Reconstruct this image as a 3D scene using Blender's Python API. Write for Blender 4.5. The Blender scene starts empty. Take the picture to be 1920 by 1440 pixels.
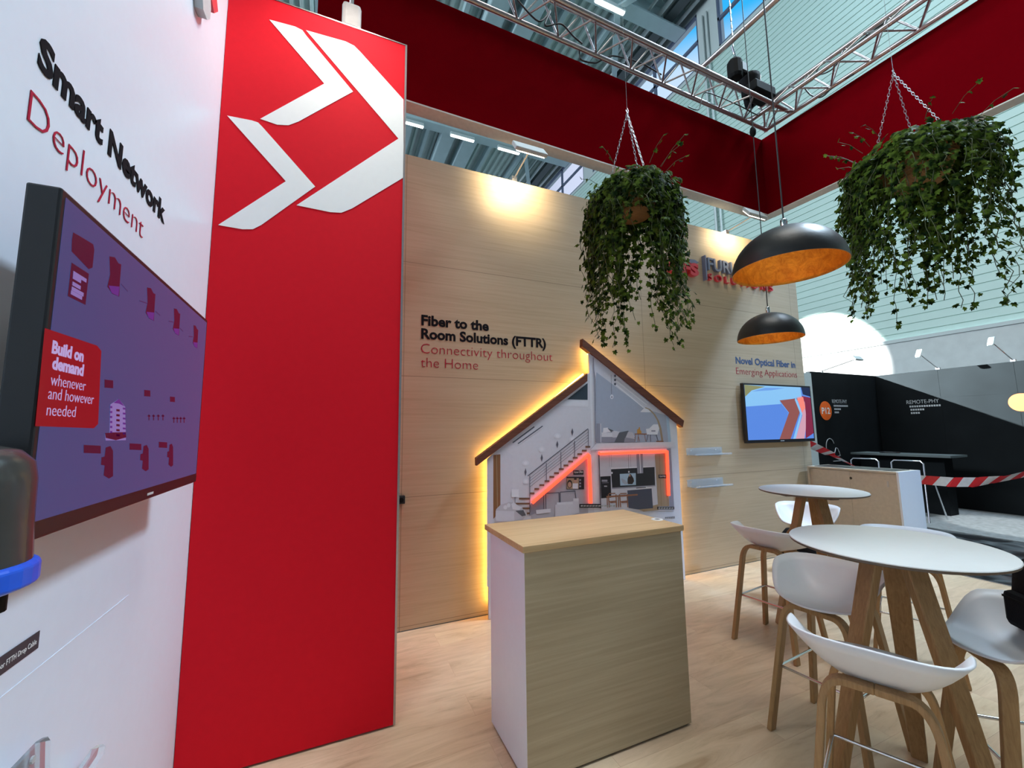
import bpy, math, random
from mathutils import Vector as V, Matrix
random.seed(7)
C = bpy.context.scene.collection
PI = math.pi
# ------------------------------------------------------------------ camera frame (solved from the vanishing points)
F = 779.0; CX = 960.0; CY = 720.0; H = 1.47
ROWS = ((0.9171, 0.0332, 0.3973), (-0.3982, 0.1078, 0.9110), (-0.0126, -0.9939, 0.1121))
def _n(v): return V(v).normalized()
Yd = _n((620 - CX, 812 - CY, F)); Xd = _n((2762 - CX, 785 - CY, F)); Xd = (Xd - Yd * Xd.dot(Yd)).normalized()
Zd = Xd.cross(Yd)
if Zd.y > 0: Zd = -Zd
def ray(px, py):
    c = V(((px - CX) / F, (py - CY) / F, 1.0)); return V((Xd.dot(c), Yd.dot(c), Zd.dot(c)))
def _hit(r, t): return V((r.x * t, r.y * t, r.z * t + H))
def atY(px, py, Y): r = ray(px, py); return _hit(r, Y / r.y)
def atX(px, py, X): r = ray(px, py); return _hit(r, X / r.x)
def atZ(px, py, Z): r = ray(px, py); return _hit(r, (Z - H) / r.z)
def atD(px, py, d): return _hit(ray(px, py), d)
cam = bpy.data.cameras.new('camera'); co = bpy.data.objects.new('camera', cam); C.objects.link(co)
cam.sensor_fit = 'HORIZONTAL'; cam.sensor_width = 36; cam.lens = F / 1920 * 36; cam.clip_start = .02; cam.clip_end = 200
m3 = Matrix(((Xd.x, -Xd.y, -Xd.z), (Yd.x, -Yd.y, -Yd.z), (Zd.x, -Zd.y, -Zd.z)))
co.matrix_world = Matrix.Translation((0, 0, H)) @ m3.to_4x4()
bpy.context.scene.camera = co

# ------------------------------------------------------------------ materials
def nodes(name):
    m = bpy.data.materials.new(name); m.use_nodes = True; nt = m.node_tree
    return m, nt, nt.nodes, nt.links, nt.nodes['Principled BSDF']
def mat(name, col, rough=.5, metal=0, var=.06, scale=30, bump=0, emit=None, es=1, coat=0, spec=.5):
    m, nt, N, L, b = nodes(name)
    b.inputs['Roughness'].default_value = rough; b.inputs['Metallic'].default_value = metal
    b.inputs['Specular IOR Level'].default_value = spec
    if coat: b.inputs['Coat Weight'].default_value = coat; b.inputs['Coat Roughness'].default_value = .08
    tc = N.new('ShaderNodeTexCoord'); nz = N.new('ShaderNodeTexNoise'); nz.inputs['Scale'].default_value = scale; nz.inputs['Detail'].default_value = 4
    L.new(tc.outputs['Object'], nz.inputs['Vector'])
    r = N.new('ShaderNodeValToRGB'); L.new(nz.outputs['Fac'], r.inputs['Fac'])
    c = list(col)[:3]
    r.color_ramp.elements[0].position = .3; r.color_ramp.elements[1].position = .7
    r.color_ramp.elements[0].color = [x * (1 - var) for x in c] + [1]; r.color_ramp.elements[1].color = [min(1, x * (1 + var)) for x in c] + [1]
    L.new(r.outputs['Color'], b.inputs['Base Color'])
    if bump:
        bp = N.new('ShaderNodeBump'); bp.inputs['Strength'].default_value = bump; bp.inputs['Distance'].default_value = .004
        L.new(nz.outputs['Fac'], bp.inputs['Height']); L.new(bp.outputs['Normal'], b.inputs['Normal'])
    if emit:
        b.inputs['Emission Color'].default_value = list(emit) + [1]; b.inputs['Emission Strength'].default_value = es
    return m
def wood(name, dark, mid, light, axis='X', sc=1.0, rough=.5, seams=None):
    """oak veneer, grain running along one axis; optional panel seams (x pitch, x off, z pitch, z off)"""
    m, nt, N, L, b = nodes(name); b.inputs['Roughness'].default_value = rough; b.inputs['Specular IOR Level'].default_value = .3
    tc = N.new('ShaderNodeTexCoord'); mp = N.new('ShaderNodeMapping')
    s = {'X': (1.3, 46, 46), 'Y': (46, 1.3, 46), 'Z': (46, 46, 1.3)}[axis]; mp.inputs['Scale'].default_value = [k * sc for k in s]
    L.new(tc.outputs['Object'], mp.inputs['Vector'])
    n1 = N.new('ShaderNodeTexNoise'); n1.inputs['Scale'].default_value = 1; n1.inputs['Detail'].default_value = 7; n1.inputs['Roughness'].default_value = .62; n1.inputs['Distortion'].default_value = .6
    L.new(mp.outputs['Vector'], n1.inputs['Vector'])
    mp2 = N.new('ShaderNodeMapping'); s2 = {'X': (.5, 3, 3), 'Y': (3, .5, 3), 'Z': (3, 3, .5)}[axis]; mp2.inputs['Scale'].default_value = s2
    L.new(tc.outputs['Object'], mp2.inputs['Vector'])
    n2 = N.new('ShaderNodeTexNoise'); n2.inputs['Scale'].default_value = 1.4; n2.inputs['Detail'].default_value = 3; L.new(mp2.outputs['Vector'], n2.inputs['Vector'])
    ad = N.new('ShaderNodeMath'); ad.operation = 'MULTIPLY_ADD'; ad.inputs[1].default_value = .65; L.new(n1.outputs['Fac'], ad.inputs[0])
    mu = N.new('ShaderNodeMath'); mu.operation = 'MULTIPLY'; mu.inputs[1].default_value = .35; L.new(n2.outputs['Fac'], mu.inputs[0]); L.new(mu.outputs[0], ad.inputs[2])
    r = N.new('ShaderNodeValToRGB'); cr = r.color_ramp; cr.elements[0].position = .32; cr.elements[1].position = .68
    cr.elements[0].color = list(dark) + [1]; cr.elements[1].color = list(light) + [1]; e = cr.elements.new(.5); e.color = list(mid) + [1]
    L.new(ad.outputs[0], r.inputs['Fac']); out = r.outputs['Color']
    if seams:
        sp = N.new('ShaderNodeSeparateXYZ'); L.new(tc.outputs['Object'], sp.inputs[0]); masks = []
        for ax, pitch, off in seams:
            a = N.new('ShaderNodeMath'); a.operation = 'SUBTRACT'; a.inputs[1].default_value = off; L.new(sp.outputs[ax], a.inputs[0])
            w = N.new('ShaderNodeMath'); w.operation = 'WRAP'; w.inputs[1].default_value = 0; w.inputs[2].default_value = pitch; L.new(a.outputs[0], w.inputs[0])
            g = N.new('ShaderNodeMath'); g.operation = 'LESS_THAN'; g.inputs[1].default_value = .0045; L.new(w.outputs[0], g.inputs[0]); masks.append(g)
        mx = N.new('ShaderNodeMath'); mx.operation = 'MAXIMUM'; L.new(masks[0].outputs[0], mx.inputs[0]); L.new(masks[-1].outputs[0], mx.inputs[1])
        mix = N.new('ShaderNodeMix'); mix.data_type = 'RGBA'; L.new(mx.outputs[0], mix.inputs[0]); L.new(out, mix.inputs[6]); mix.inputs[7].default_value = [k * .62 for k in dark] + [1]; out = mix.outputs[2]
    L.new(out, b.inputs['Base Color'])
    bp = N.new('ShaderNodeBump'); bp.inputs['Strength'].default_value = .12; bp.inputs['Distance'].default_value = .002; L.new(n1.outputs['Fac'], bp.inputs['Height']); L.new(bp.outputs['Normal'], b.inputs['Normal'])
    return m
def emis(name, col, st):
    m, nt, N, L, b = nodes(name); b.inputs['Base Color'].default_value = [min(1, c * .5) for c in col] + [1]
    b.inputs['Emission Color'].default_value = list(col) + [1]; b.inputs['Emission Strength'].default_value = st; b.inputs['Roughness'].default_value = .35
    return m
def screen(name, col, st):
    m = emis(name, col, st); b = m.node_tree.nodes['Principled BSDF']; b.inputs['Base Color'].default_value = (.01, .01, .012, 1); b.inputs['Roughness'].default_value = .22; b.inputs['Specular IOR Level'].default_value = .5
    return m
def clear(name, tint=(.93, .96, 1), gloss=.12, rough=.05, milk=0):
    m, nt, N, L, b = nodes(name); N.remove(b)
    t = N.new('ShaderNodeBsdfTransparent'); t.inputs[0].default_value = list(tint) + [1]
    g = N.new('ShaderNodeBsdfGlossy'); g.inputs['Roughness'].default_value = rough
    
    if milk:
        d = N.new('ShaderNodeBsdfDiffuse'); d.inputs[0].default_value = (.85, .93, 1, 1); mm = N.new('ShaderNodeMixShader'); mm.inputs[0].default_value = milk; L.new(t.outputs[0], mm.inputs[1]); L.new(d.outputs[0], mm.inputs[2]); t = mm
    x = N.new('ShaderNodeMixShader'); fr = N.new('ShaderNodeLayerWeight'); fr.inputs[0].default_value = gloss
    L.new(fr.outputs['Fresnel'], x.inputs[0]); L.new(t.outputs[0], x.inputs[1]); L.new(g.outputs[0], x.inputs[2])
    L.new(x.outputs[0], N['Material Output'].inputs[0]); return m

def floor_mat():
    m, nt, N, L, b = nodes('laminate_planks'); b.inputs['Roughness'].default_value = .38; b.inputs['Specular IOR Level'].default_value = .4
    tc = N.new('ShaderNodeTexCoord')
    br = N.new('ShaderNodeTexBrick'); br.offset = .37; br.inputs['Scale'].default_value = 1; br.inputs['Brick Width'].default_value = 1.28; br.inputs['Row Height'].default_value = .193
    br.inputs['Mortar Size'].default_value = .0012; br.inputs['Color1'].default_value = (.32, .32, .32, 1); br.inputs['Color2'].default_value = (.68, .68, .68, 1); br.inputs['Mortar'].default_value = (.05, .05, .05, 1)
    L.new(tc.outputs['Object'], br.inputs['Vector'])
    mp = N.new('ShaderNodeMapping'); mp.inputs['Scale'].default_value = (1.6, 9, 9); L.new(tc.outputs['Object'], mp.inputs['Vector'])
    n1 = N.new('ShaderNodeTexNoise'); n1.inputs['Scale'].default_value = 1.6; n1.inputs['Detail'].default_value = 8; n1.inputs['Roughness'].default_value = .66; n1.inputs['Distortion'].default_value = .8
    va = N.new('ShaderNodeVectorMath'); va.operation = 'ADD'; L.new(mp.outputs[0], va.inputs[0])
    vs = N.new('ShaderNodeVectorMath'); vs.operation = 'SCALE'; vs.inputs['Scale'].default_value = 9; L.new(br.outputs['Color'], vs.inputs[0]); L.new(vs.outputs[0], va.inputs[1]); L.new(va.outputs[0], n1.inputs['Vector'])
    r = N.new('ShaderNodeValToRGB'); cr = r.color_ramp; cr.elements[0].position = .27; cr.elements[0].color = (.45, .31, .19, 1); cr.elements[1].position = .72; cr.elements[1].color = (.74, .58, .41, 1)
    e = cr.elements.new(.42); e.color = (.60, .45, .30, 1); e = cr.elements.new(.53); e.color = (.66, .50, .34, 1)
    L.new(n1.outputs['Fac'], r.inputs[0])
    mx = N.new('ShaderNodeMix'); mx.data_type = 'RGBA'; mx.blend_type = 'OVERLAY'; mx.inputs[0].default_value = .22; L.new(r.outputs[0], mx.inputs[6]); L.new(br.outputs['Color'], mx.inputs[7])
    L.new(mx.outputs[2], b.inputs['Base Color'])
    return m
def carpet_mat():
    m, nt, N, L, b = nodes('carpet_under_film'); tc = N.new('ShaderNodeTexCoord')
    n = N.new('ShaderNodeTexNoise'); n.inputs['Scale'].default_value = 2.2; n.inputs['Detail'].default_value = 6; n.inputs['Distortion'].default_value = 1.6; L.new(tc.outputs['Object'], n.inputs[0])
    r = N.new('ShaderNodeValToRGB'); r.color_ramp.elements[0].position = .42; r.color_ramp.elements[0].color = (.012, .013, .015, 1); r.color_ramp.elements[1].position = .72; r.color_ramp.elements[1].color = (.16, .18, .19, 1)  # pale streaks paint the film's reflections into the base colour
    L.new(n.outputs[0], r.inputs[0]); L.new(r.outputs[0], b.inputs['Base Color'])
    bp = N.new('ShaderNodeBump'); bp.inputs['Strength'].default_value = .5; bp.inputs['Distance'].default_value = .03; L.new(n.outputs[0], bp.inputs['Height']); L.new(bp.outputs[0], b.inputs['Normal'])
    b.inputs['Roughness'].default_value = .28; return m
def leaf_mat(name, a, c):
    m, nt, N, L, b = nodes(name); tc = N.new('ShaderNodeTexCoord'); n = N.new('ShaderNodeTexNoise'); n.inputs['Scale'].default_value = 22; n.inputs['Detail'].default_value = 1; L.new(tc.outputs['Object'], n.inputs[0])
    r = N.new('ShaderNodeValToRGB'); r.color_ramp.elements[0].position = .38; r.color_ramp.elements[0].color = list(a) + [1]; r.color_ramp.elements[1].position = .68; r.color_ramp.elements[1].color = list(c) + [1]
    L.new(n.outputs[0], r.inputs[0]); L.new(r.outputs[0], b.inputs['Base Color']); b.inputs['Roughness'].default_value = .55; b.inputs['Specular IOR Level'].default_value = .05
    t = N.new('ShaderNodeBsdfTranslucent'); L.new(r.outputs[0], t.inputs[0]); x = N.new('ShaderNodeMixShader'); x.inputs[0].default_value = .38
    L.new(b.outputs[0], x.inputs[1]); L.new(t.outputs[0], x.inputs[2]); L.new(x.outputs[0], N['Material Output'].inputs[0]); return m
def gold_mat():
    m, nt, N, L, b = nodes('gold_leaf'); tc = N.new('ShaderNodeTexCoord'); n = N.new('ShaderNodeTexNoise'); n.inputs['Scale'].default_value = 16; n.inputs['Detail'].default_value = 10; n.inputs['Roughness'].default_value = .8; n.inputs['Distortion'].default_value = 1.2; L.new(tc.outputs['Object'], n.inputs[0])
    r = N.new('ShaderNodeValToRGB'); r.color_ramp.elements[0].position = .35; r.color_ramp.elements[0].color = (.42, .13, .006, 1); r.color_ramp.elements[1].position = .7; r.color_ramp.elements[1].color = (.85, .4, .04, 1)
    L.new(n.outputs[0], r.inputs[0]); L.new(r.outputs[0], b.inputs['Base Color']); b.inputs['Metallic'].default_value = .55; b.inputs['Roughness'].default_value = .42
    bp = N.new('ShaderNodeBump'); bp.inputs['Strength'].default_value = .5; bp.inputs['Distance'].default_value = .01; L.new(n.outputs[0], bp.inputs['Height']); L.new(bp.outputs[0], b.inputs['Normal']); return m

OAK_D, OAK_M, OAK_L = (.44, .335, .215), (.515, .40, .265), (.565, .45, .31)
M = dict(
    oak_wall=wood('oak_wall_panels', OAK_D, OAK_M, OAK_L, 'X', 1, .45, seams=(('X', 2.42, .51), ('Z', .94, .97))),
    oak=wood('oak_veneer', (.37, .30, .195), (.44, .36, .24), (.51, .43, .295), 'X', 1.1, .45),
    oak_top=wood('oak_worktop', (.46, .3, .14), (.56, .38, .2), (.64, .46, .26), 'X', 1, .4),
    leg_oak=wood('bent_oak', (.26, .145, .06), (.37, .215, .095), (.45, .28, .13), 'Z', 2.2, .45),
    beige=mat('sand_laminate', (.52, .47, .39), .5), floor=floor_mat(), carpet=carpet_mat(),
    white=mat('white_laminate', (.73, .79, .88), .3, spec=.5, var=.01), whitetop=mat('white_tabletop', (.78, .78, .76), .35, var=.01), shell=mat('white_polypropylene', (.78, .78, .80), .38, var=.01),
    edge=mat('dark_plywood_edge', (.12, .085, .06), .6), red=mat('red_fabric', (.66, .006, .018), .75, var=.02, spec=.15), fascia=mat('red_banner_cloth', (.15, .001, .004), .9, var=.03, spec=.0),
    logo=mat('white_print', (.84, .85, .85), .6, var=.01), lip=mat('pale_frame', (.62, .58, .52), .5), alu=mat('aluminium', (.46, .43, .43), .32, .85, var=.05, scale=60), chrome=mat('chrome', (.75, .75, .77), .12, 1, var=.02), steel=mat('brushed_steel', (.48, .47, .47), .28, 1, var=.05, scale=80),
    black=mat('black_plastic', (.012, .012, .014), .35), rubber=mat('black_rubber', (.008, .008, .008), .7, spec=.1), fabric_black=mat('black_nylon', (.010, .010, .012), .8, bump=.4, scale=140, spec=.1),
    ink=mat('black_vinyl', (.010, .009, .012), .8, spec=.08), redink=mat('red_vinyl', (.42, .02, .05), .7, spec=.1), navy=mat('blue_glare_vinyl', (.05, .1, .22), .45), grey_ink=mat('grey_vinyl', (.45, .46, .47), .5), whiteink=mat('white_vinyl', (.8, .8, .8), .5, var=.01),  # navy: blue glare put into the colour of black vinyl
    slate=mat('slate_acrylic', (.17, .2, .3), .3), signred=mat('red_acrylic', (.62, .05, .07), .3), orange=mat('orange_vinyl', (.85, .13, .01), .5),
    roofboard=wood('roof_board', (.09, .03, .018), (.14, .05, .03), (.18, .07, .045), 'X', 1, .5), print_base=mat('house_print', (.68, .69, .78), .35, var=.02), frame_white=mat('house_frame', (.76, .79, .89), .35, var=.02),
    led=emis('warm_led', (1, .56, .11), 34), neon=emis('red_neon', (1, .06, .025), 2.6), tube=emis('tube_light', (.95, 1, .97), 5), lampface=emis('spot_face', (1, .95, .82), 9),
    led_cool=emis('dim_spot_face', (.9, .97, 1), .45),
    acrylic=clear('clear_acrylic', (.97, .985, 1), .08, .08, .22), glass=clear('window_glass', (.97, .99, 1), .08), smoke=mat('smoked_plastic', (.045, .043, .04), .22), blue=mat('blue_plastic', (.01, .09, .62), .35),
    clad=mat('pale_cladding', (.48, .64, .58), .5, var=.02, scale=2), conc=mat('white_render', (.60, .64, .63), .8, var=.05, scale=6), deck=mat('steel_deck', (.55, .66, .62), .5, .0, var=.08, scale=1), beam=mat('blue_grey_steel', (.42, .55, .57), .5, var=.05, scale=2), dark_steel=mat('dark_gutter', (.08, .1, .1), .5),
    label_dark=mat('charcoal_label', (.045, .04, .05), .6), grey_paint=mat('grey_paint', (.33, .31, .31), .6, spec=.2), grey_wall=mat('grey_hall_wall', (.16, .17, .18), .8), post=mat('pillar_paint', (.5, .56, .55), .6, var=.02), mull=mat('window_frame_paint', (.10, .13, .2), .5), booth=mat('black_booth_board', (.0065, .008, .009), .7, var=.15, scale=3, spec=.08), booth_floor=mat('grey_carpet', (.20, .21, .21), .95, var=.2, scale=14),
    pend=mat('black_lacquer', (.016, .015, .015), .42, bump=.25, scale=26), gold=gold_mat(), bulb=emis('dim_bulb', (1, .75, .4), 2), wicker=wood('wicker', (.13, .06, .02), (.26, .13, .045), (.36, .2, .08), 'X', 3, .6),
    leaf=leaf_mat('ivy_leaf', (.008, .022, .005), (.12, .19, .025)), vine=mat('ivy_stem', (.06, .075, .025), .6), soil=mat('potting_soil', (.02, .015, .01), .9),
    taper=mat('red_tape', (.75, .02, .03), .4), tapew=mat('white_tape', (.8, .8, .82), .4), cable=mat('black_cable', (.008, .008, .009), .5),
)
def flat(name, c): M[name] = mat(name, c, .35, var=.02); return name
P = {k: flat('ink_' + k, c) for k, c in dict(wallgrey=(.46, .46, .54), light=(.66, .67, .77), pale=(.74, .76, .85), shade=(.3, .31, .40), slate=(.035, .055, .08), brown=(.25, .12, .05), tread=(.2, .10, .06), rail=(.10, .105, .15), black=(.012, .012, .02), cloth=(.55, .55, .63), cloth2=(.12, .13, .16), skin=(.5, .3, .22), hair=(.03, .02, .02), sky=(.42, .58, .75), island=(.07, .08, .13), tan=(.40, .30, .2), oven=(.02, .022, .03), glow=(.82, .83, .92), bluegrey=(.40, .45, .58), copper=(.32, .14, .08), orange=(.6, .3, .06)).items()}
S = {k: None for k in ()}
for k, (c, st) in dict(sc_bg=((.03, .052, .165), 1), sc_red=((.22, .0, .004), 1), sc_text=((.42, .33, .62), 1), sc_dark=((.04, .001, .02), 1), sc_violet=((.07, .02, .20), 1), sc_line=((.02, .015, .08), 1), sc_pale=((.2, .15, .4), 1),
                       s2_blue=((.1, .25, .75), 1), s2_light=((.25, .55, .9), 1), s2_mid=((.15, .35, .8), 1), s2_red=((.4, .06, .08), 1), s2_dred=((.22, .02, .06), 1), s2_pink=((.65, .35, .45), 1), s2_hot=((.95, .25, .2), 1), s2_olive=((.25, .26, .12), 1), s2_navy=((.01, .02, .07), 1), s2_brown=((.28, .09, .08), 1)).items():
    M[k] = screen(k, c, st)

# ------------------------------------------------------------------ mesh builder
class MB:
    def __init__(s): s.v = []; s.f = []; s.m = []; s.sm = []
    def add(s, vs, fs, mi=0, smooth=False):
        o = len(s.v); s.v += [V(p) for p in vs]
        for f in fs: s.f.append([i + o for i in f]); s.m.append(mi); s.sm.append(smooth)
        return s
    def box(s, x0, x1, y0, y1, z0, z1, mi=0):
        return s.add([(x, y, z) for z in (z0, z1) for y in (y0, y1) for x in (x0, x1)], [(0, 2, 3, 1), (4, 5, 7, 6), (0, 1, 5, 4), (2, 6, 7, 3), (0, 4, 6, 2), (1, 3, 7, 5)], mi)
    def prism(s, poly, d, mi=0):
        """polygon of 3-D points extruded by vector d"""
        d = V(d); n = len(poly); a = [V(p) for p in poly]
        nr = V((0, 0, 0))
        for i in range(n): nr += a[i].cross(a[(i + 1) % n])
        if nr.dot(d) > 0: a.reverse()
        vs = a + [p + d for p in a]
        return s.add(vs, [list(range(n)), list(range(2 * n - 1, n - 1, -1))] + [(i, i + n, (i + 1) % n + n, (i + 1) % n) for i in range(n)], mi)
    def tube(s, pts, r, n=8, mi=0, cap=True):
        pts = [V(p) for p in pts]; vs = []; fs = []; up = V((0, 0, 1)); pn = None
        for i, p in enumerate(pts):
            t = (pts[min(i + 1, len(pts) - 1)] - pts[max(i - 1, 0)]).normalized()
            if pn is None: a = up if abs(t.dot(up)) < .95 else V((1, 0, 0)); pn = (a - t * a.dot(t)).normalized()
            else: pn = (pn - t * pn.dot(t)).normalized()
            q = t.cross(pn); rr = r[i] if isinstance(r, (list, tuple)) else r
            vs += [p + (pn * math.cos(2 * PI * k / n) + q * math.sin(2 * PI * k / n)) * rr for k in range(n)]
        for i in range(len(pts) - 1):
            fs += [(i * n + k, i * n + (k + 1) % n, (i + 1) * n + (k + 1) % n, (i + 1) * n + k) for k in range(n)]
        s.add(vs, fs, mi, True)
        if cap: s.add(vs[:n], [list(range(n - 1, -1, -1))], mi); s.add(vs[-n:], [list(range(n))], mi)
        return s
    def bar(s, pts, side, w, t, mi=0):
        """rectangular section swept along pts; side = width direction"""
        pts = [V(p) for p in pts]; vs = []; fs = []
        for i, p in enumerate(pts):
            tg = (pts[min(i + 1, len(pts) - 1)] - pts[max(i - 1, 0)]).normalized(); sd = V(side); sd = (sd - tg * sd.dot(tg)).normalized(); nn = tg.cross(sd)
            ww = w[i] if isinstance(w, (list, tuple)) else w
            vs += [p + sd * ww / 2 + nn * t / 2, p - sd * ww / 2 + nn * t / 2, p - sd * ww / 2 - nn * t / 2, p + sd * ww / 2 - nn * t / 2]
        for i in range(len(pts) - 1):
            fs += [(i * 4 + k, i * 4 + (k + 1) % 4, i * 4 + 4 + (k + 1) % 4, i * 4 + 4 + k) for k in range(4)]
        k = 4 * (len(pts) - 1)
        fs += [(3, 2, 1, 0), (k, k + 1, k + 2, k + 3)]
        return s.add(vs, fs, mi)
    def lathe(s, prof, n=40, c=(0, 0, 0), mi=0, smooth=True):
        vs = [(c[0] + r * math.cos(2 * PI * k / n), c[1] + r * math.sin(2 * PI * k / n), c[2] + z) for r, z in prof for k in range(n)]
        fs = [(i * n + k, i * n + (k + 1) % n, (i + 1) * n + (k + 1) % n, (i + 1) * n + k) for i in range(len(prof) - 1) for k in range(n)]
        return s.add(vs, fs, mi, smooth)
    def disc(s, c, u, w, ru, rw, d=None, n=24, mi=0):
        c = V(c); u = V(u); w = V(w); pts = [c + u * ru * math.cos(2 * PI * k / n) + w * rw * math.sin(2 * PI * k / n) for k in range(n)]
        return s.prism(pts, d, mi) if d else s.add(pts, [list(range(n))], mi)
    def obj(s, name, mats, parent=None, bev=0, origin=None, solid=0, sub=0):
        if not isinstance(mats, (list, tuple)): mats = [mats]
        if origin is None:
            if parent is not None: origin = V(parent.get('_o', (0, 0, 0)))
            else:
                xs = [p.x for p in s.v]; ys = [p.y for p in s.v]; zs = [p.z for p in s.v]; origin = V(((min(xs) + max(xs)) / 2, (min(ys) + max(ys)) / 2, min(zs)))
        origin = V(origin); me = bpy.data.meshes.new(name); me.from_pydata([p - origin for p in s.v], [], s.f); me.update()
        for k in mats: me.materials.append(M[k] if isinstance(k, str) else k)
        for p, mi, sm in zip(me.polygons, s.m, s.sm): p.material_index = mi; p.use_smooth = sm
        o = bpy.data.objects.new(name, me); C.objects.link(o); o['_o'] = tuple(origin)
        if parent is not None: o.parent = parent; o.location = origin - V(parent.get('_o', (0, 0, 0)))
        else: o.location = origin
        if solid: md = o.modifiers.new('Solidify', 'SOLIDIFY'); md.thickness = solid; md.offset = -1
        if sub: md = o.modifiers.new('Subdivision', 'SUBSURF'); md.levels = md.render_levels = sub
        if bev: md = o.modifiers.new('Bevel', 'BEVEL'); md.width = bev; md.segments = 2; md.limit_method = 'ANGLE'; md.angle_limit = .6
        return o
def thing(name, label, cat, loc=(0, 0, 0), group=None):
    o = bpy.data.objects.new(name, None); C.objects.link(o); o.location = loc; o.empty_display_size = .1; o['_o'] = tuple(loc)
    return tag(o, label, cat, group)
def tag(o, label, cat, group=None):
    o['label'] = label; o['category'] = cat
    if group: o['group'] = group
    return o
def struct(o): o['kind'] = 'structure'; return o
def dup(root, loc, rz, label):
    r = root.copy(); C.objects.link(r); r.location = loc; r.rotation_euler = (0, 0, rz); r['label'] = label
    for ch in list(root.children):
        c = ch.copy(); C.objects.link(c); c.parent = r
        for g in list(ch.children): d = g.copy(); C.objects.link(d); d.parent = c
    return r
def letters(name, s, p0, xa, width, cap, mat_, parent=None, weight=0, depth=.001, gap=None):
    """lettering as mesh: baseline starts at p0, runs along xa, stands up in Z"""
    cu = bpy.data.curves.new(name, 'FONT'); cu.body = s; cu.size = 1; cu.offset = weight; cu.resolution_u = 3; cu.extrude = .01
    t = bpy.data.objects.new(name, cu); C.objects.link(t); bpy.context.view_layer.update()
    me0 = t.evaluated_get(bpy.context.evaluated_depsgraph_get()).to_mesh()
    vs = [v.co.copy() for v in me0.vertices]; fs = [list(p.vertices) for p in me0.polygons]
    bpy.data.objects.remove(t); bpy.data.curves.remove(cu)
    x0 = min(v.x for v in vs); x1 = max(v.x for v in vs); capu = .70
    xa = V(xa).normalized(); nr = xa.cross(V((0, 0, 1))); p0 = V(p0)
    pos = [p0 + xa * ((v.x - x0) / (x1 - x0) * width) + V((0, 0, v.y * cap / capu)) + nr * (depth if v.z > 0 else -.0004) for v in vs]
    # one part per word (or per letter of a raised sign): cut where the gap along the line is wide
    if gap is None: gap = .17 if cap > .05 else 9
    iv = sorted((min(vs[i].x for i in f), max(vs[i].x for i in f)) for f in fs); cuts = []; hi = iv[0][1]
    for a, c in iv:
        if a > hi + gap: cuts.append((a + hi) / 2)
        hi = max(hi, c)
    parts = [[] for _ in range(len(cuts) + 1)]
    for f in fs: parts[sum(1 for c in cuts if min(vs[i].x for i in f) > c)].append(f)
    for p in parts:
        ids = sorted({i for f in p for i in f}); mp = {a: k for k, a in enumerate(ids)}
        b = MB(); b.add([pos[i] for i in ids], [[mp[i] for i in f] for f in p]); o = b.obj(name, mat_, parent)
    return o
XA = V((1, 0, 0)); YA = V((0, 1, 0)); ZA = V((0, 0, 1))

# ------------------------------------------------------------------ setting of the stand
YB = 3.326; YT = 2.324; XW = -.56; TOP = 3.79
struct(MB().box(-.75, 5.74, -3, 3.6, -.05, 0).obj('floor', 'floor'))
struct(MB().box(5.74, 5.765, -3, 3.6, -.06, .003).obj('trim_1', 'alu'))
wl = MB().box(XW - .1, XW, -1.6, YB + .1, 0, TOP).box(XW - .001, XW + .0015, -1.6, 1.72, .974, .9785)
wl = struct(wl.obj('wall_left', 'white'))
struct(MB().box(XW, 5.5, YB, YB + .1, 0, TOP).obj('wall_back', 'oak_wall', origin=(0, 0, 0)))
struct(MB().box(XW, 5.5, YB - .002, YB + .002, 0, .006).obj('baseboard_back', 'dark_steel'))
# hall
struct(MB().box(-22, 13, -14, 40, -.12, -.06).obj('floor_hall', 'carpet'))
struct(MB().box(8.3, 10.67, -4, 5.01, -.06, -.05).obj('floor_booth', 'booth_floor'))
XH = 12.5
clad = MB(); prof = []; z = 3.5
while z < 15.1: prof += [(0, z), (0, z + .165), (.022, z + .172), (.022, z + .185)]; z += .19
prof += [(0, 15.15)]
vs = [(XH + d, y, zz) for y in (-14, 40) for d, zz in prof]; n = len(prof)
clad.add(vs, [(i, i + 1, n + i + 1, n + i) for i in range(n - 1)])
struct(clad.obj('wall_right', 'clad'))
struct(MB().box(XH - .06, XH + .2, -14, 40, -.06, 3.5).obj('wall_right_lower', 'conc'))
struct(MB().box(XH - .09, XH + .05, -14, 40, 3.46, 3.54).obj('trim_2', 'post'))
up = MB().box(XH - .02, XH + .3, -14, 40, 17.4, 18.6)
for y0 in (-16.45, -7.45, 1.0, 9.42, 17.4, 25.4, 34): up.box(XH - .04, XH + .3, y0, y0 + .86 if y0 > 1 else y0 + 1.1, 15.1, 17.5)
struct(up.obj('wall_right_upper', 'post'))
struct(MB().box(-22, 13, -14.2, -14, -.06, 18.6).obj('wall_front', 'grey_wall'))
struct(MB().box(XH - .05, XH + .3, -14, 40, 15.05, 15.2).obj('trim_3', 'post'))
for i, (y0, y1) in enumerate(((2.1, 9.42), (10.28, 17.4), (18.26, 25.4))):
    w = MB(); k = max(1, round((y1 - y0) / 2.4)); st = (y1 - y0) / k
    for j in range(k + 1): w.box(XH - .03, XH + .06, y0 + j * st - .06, y0 + j * st + .06, 15.2, 17.4)
    for zz in (15.22, 16.3, 17.38): w.box(XH - .03, XH + .06, y0, y1, zz - .06, zz + .06)
    fr = struct(w.obj('window_%d' % (i + 1), 'mull'))
    MB().add([(XH + .02, y0, 15.2), (XH + .02, y1, 15.2), (XH + .02, y1, 17.4), (XH + .02, y0, 17.4)], [(0, 1, 2, 3)]).obj('window_pane', 'glass', fr)
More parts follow.
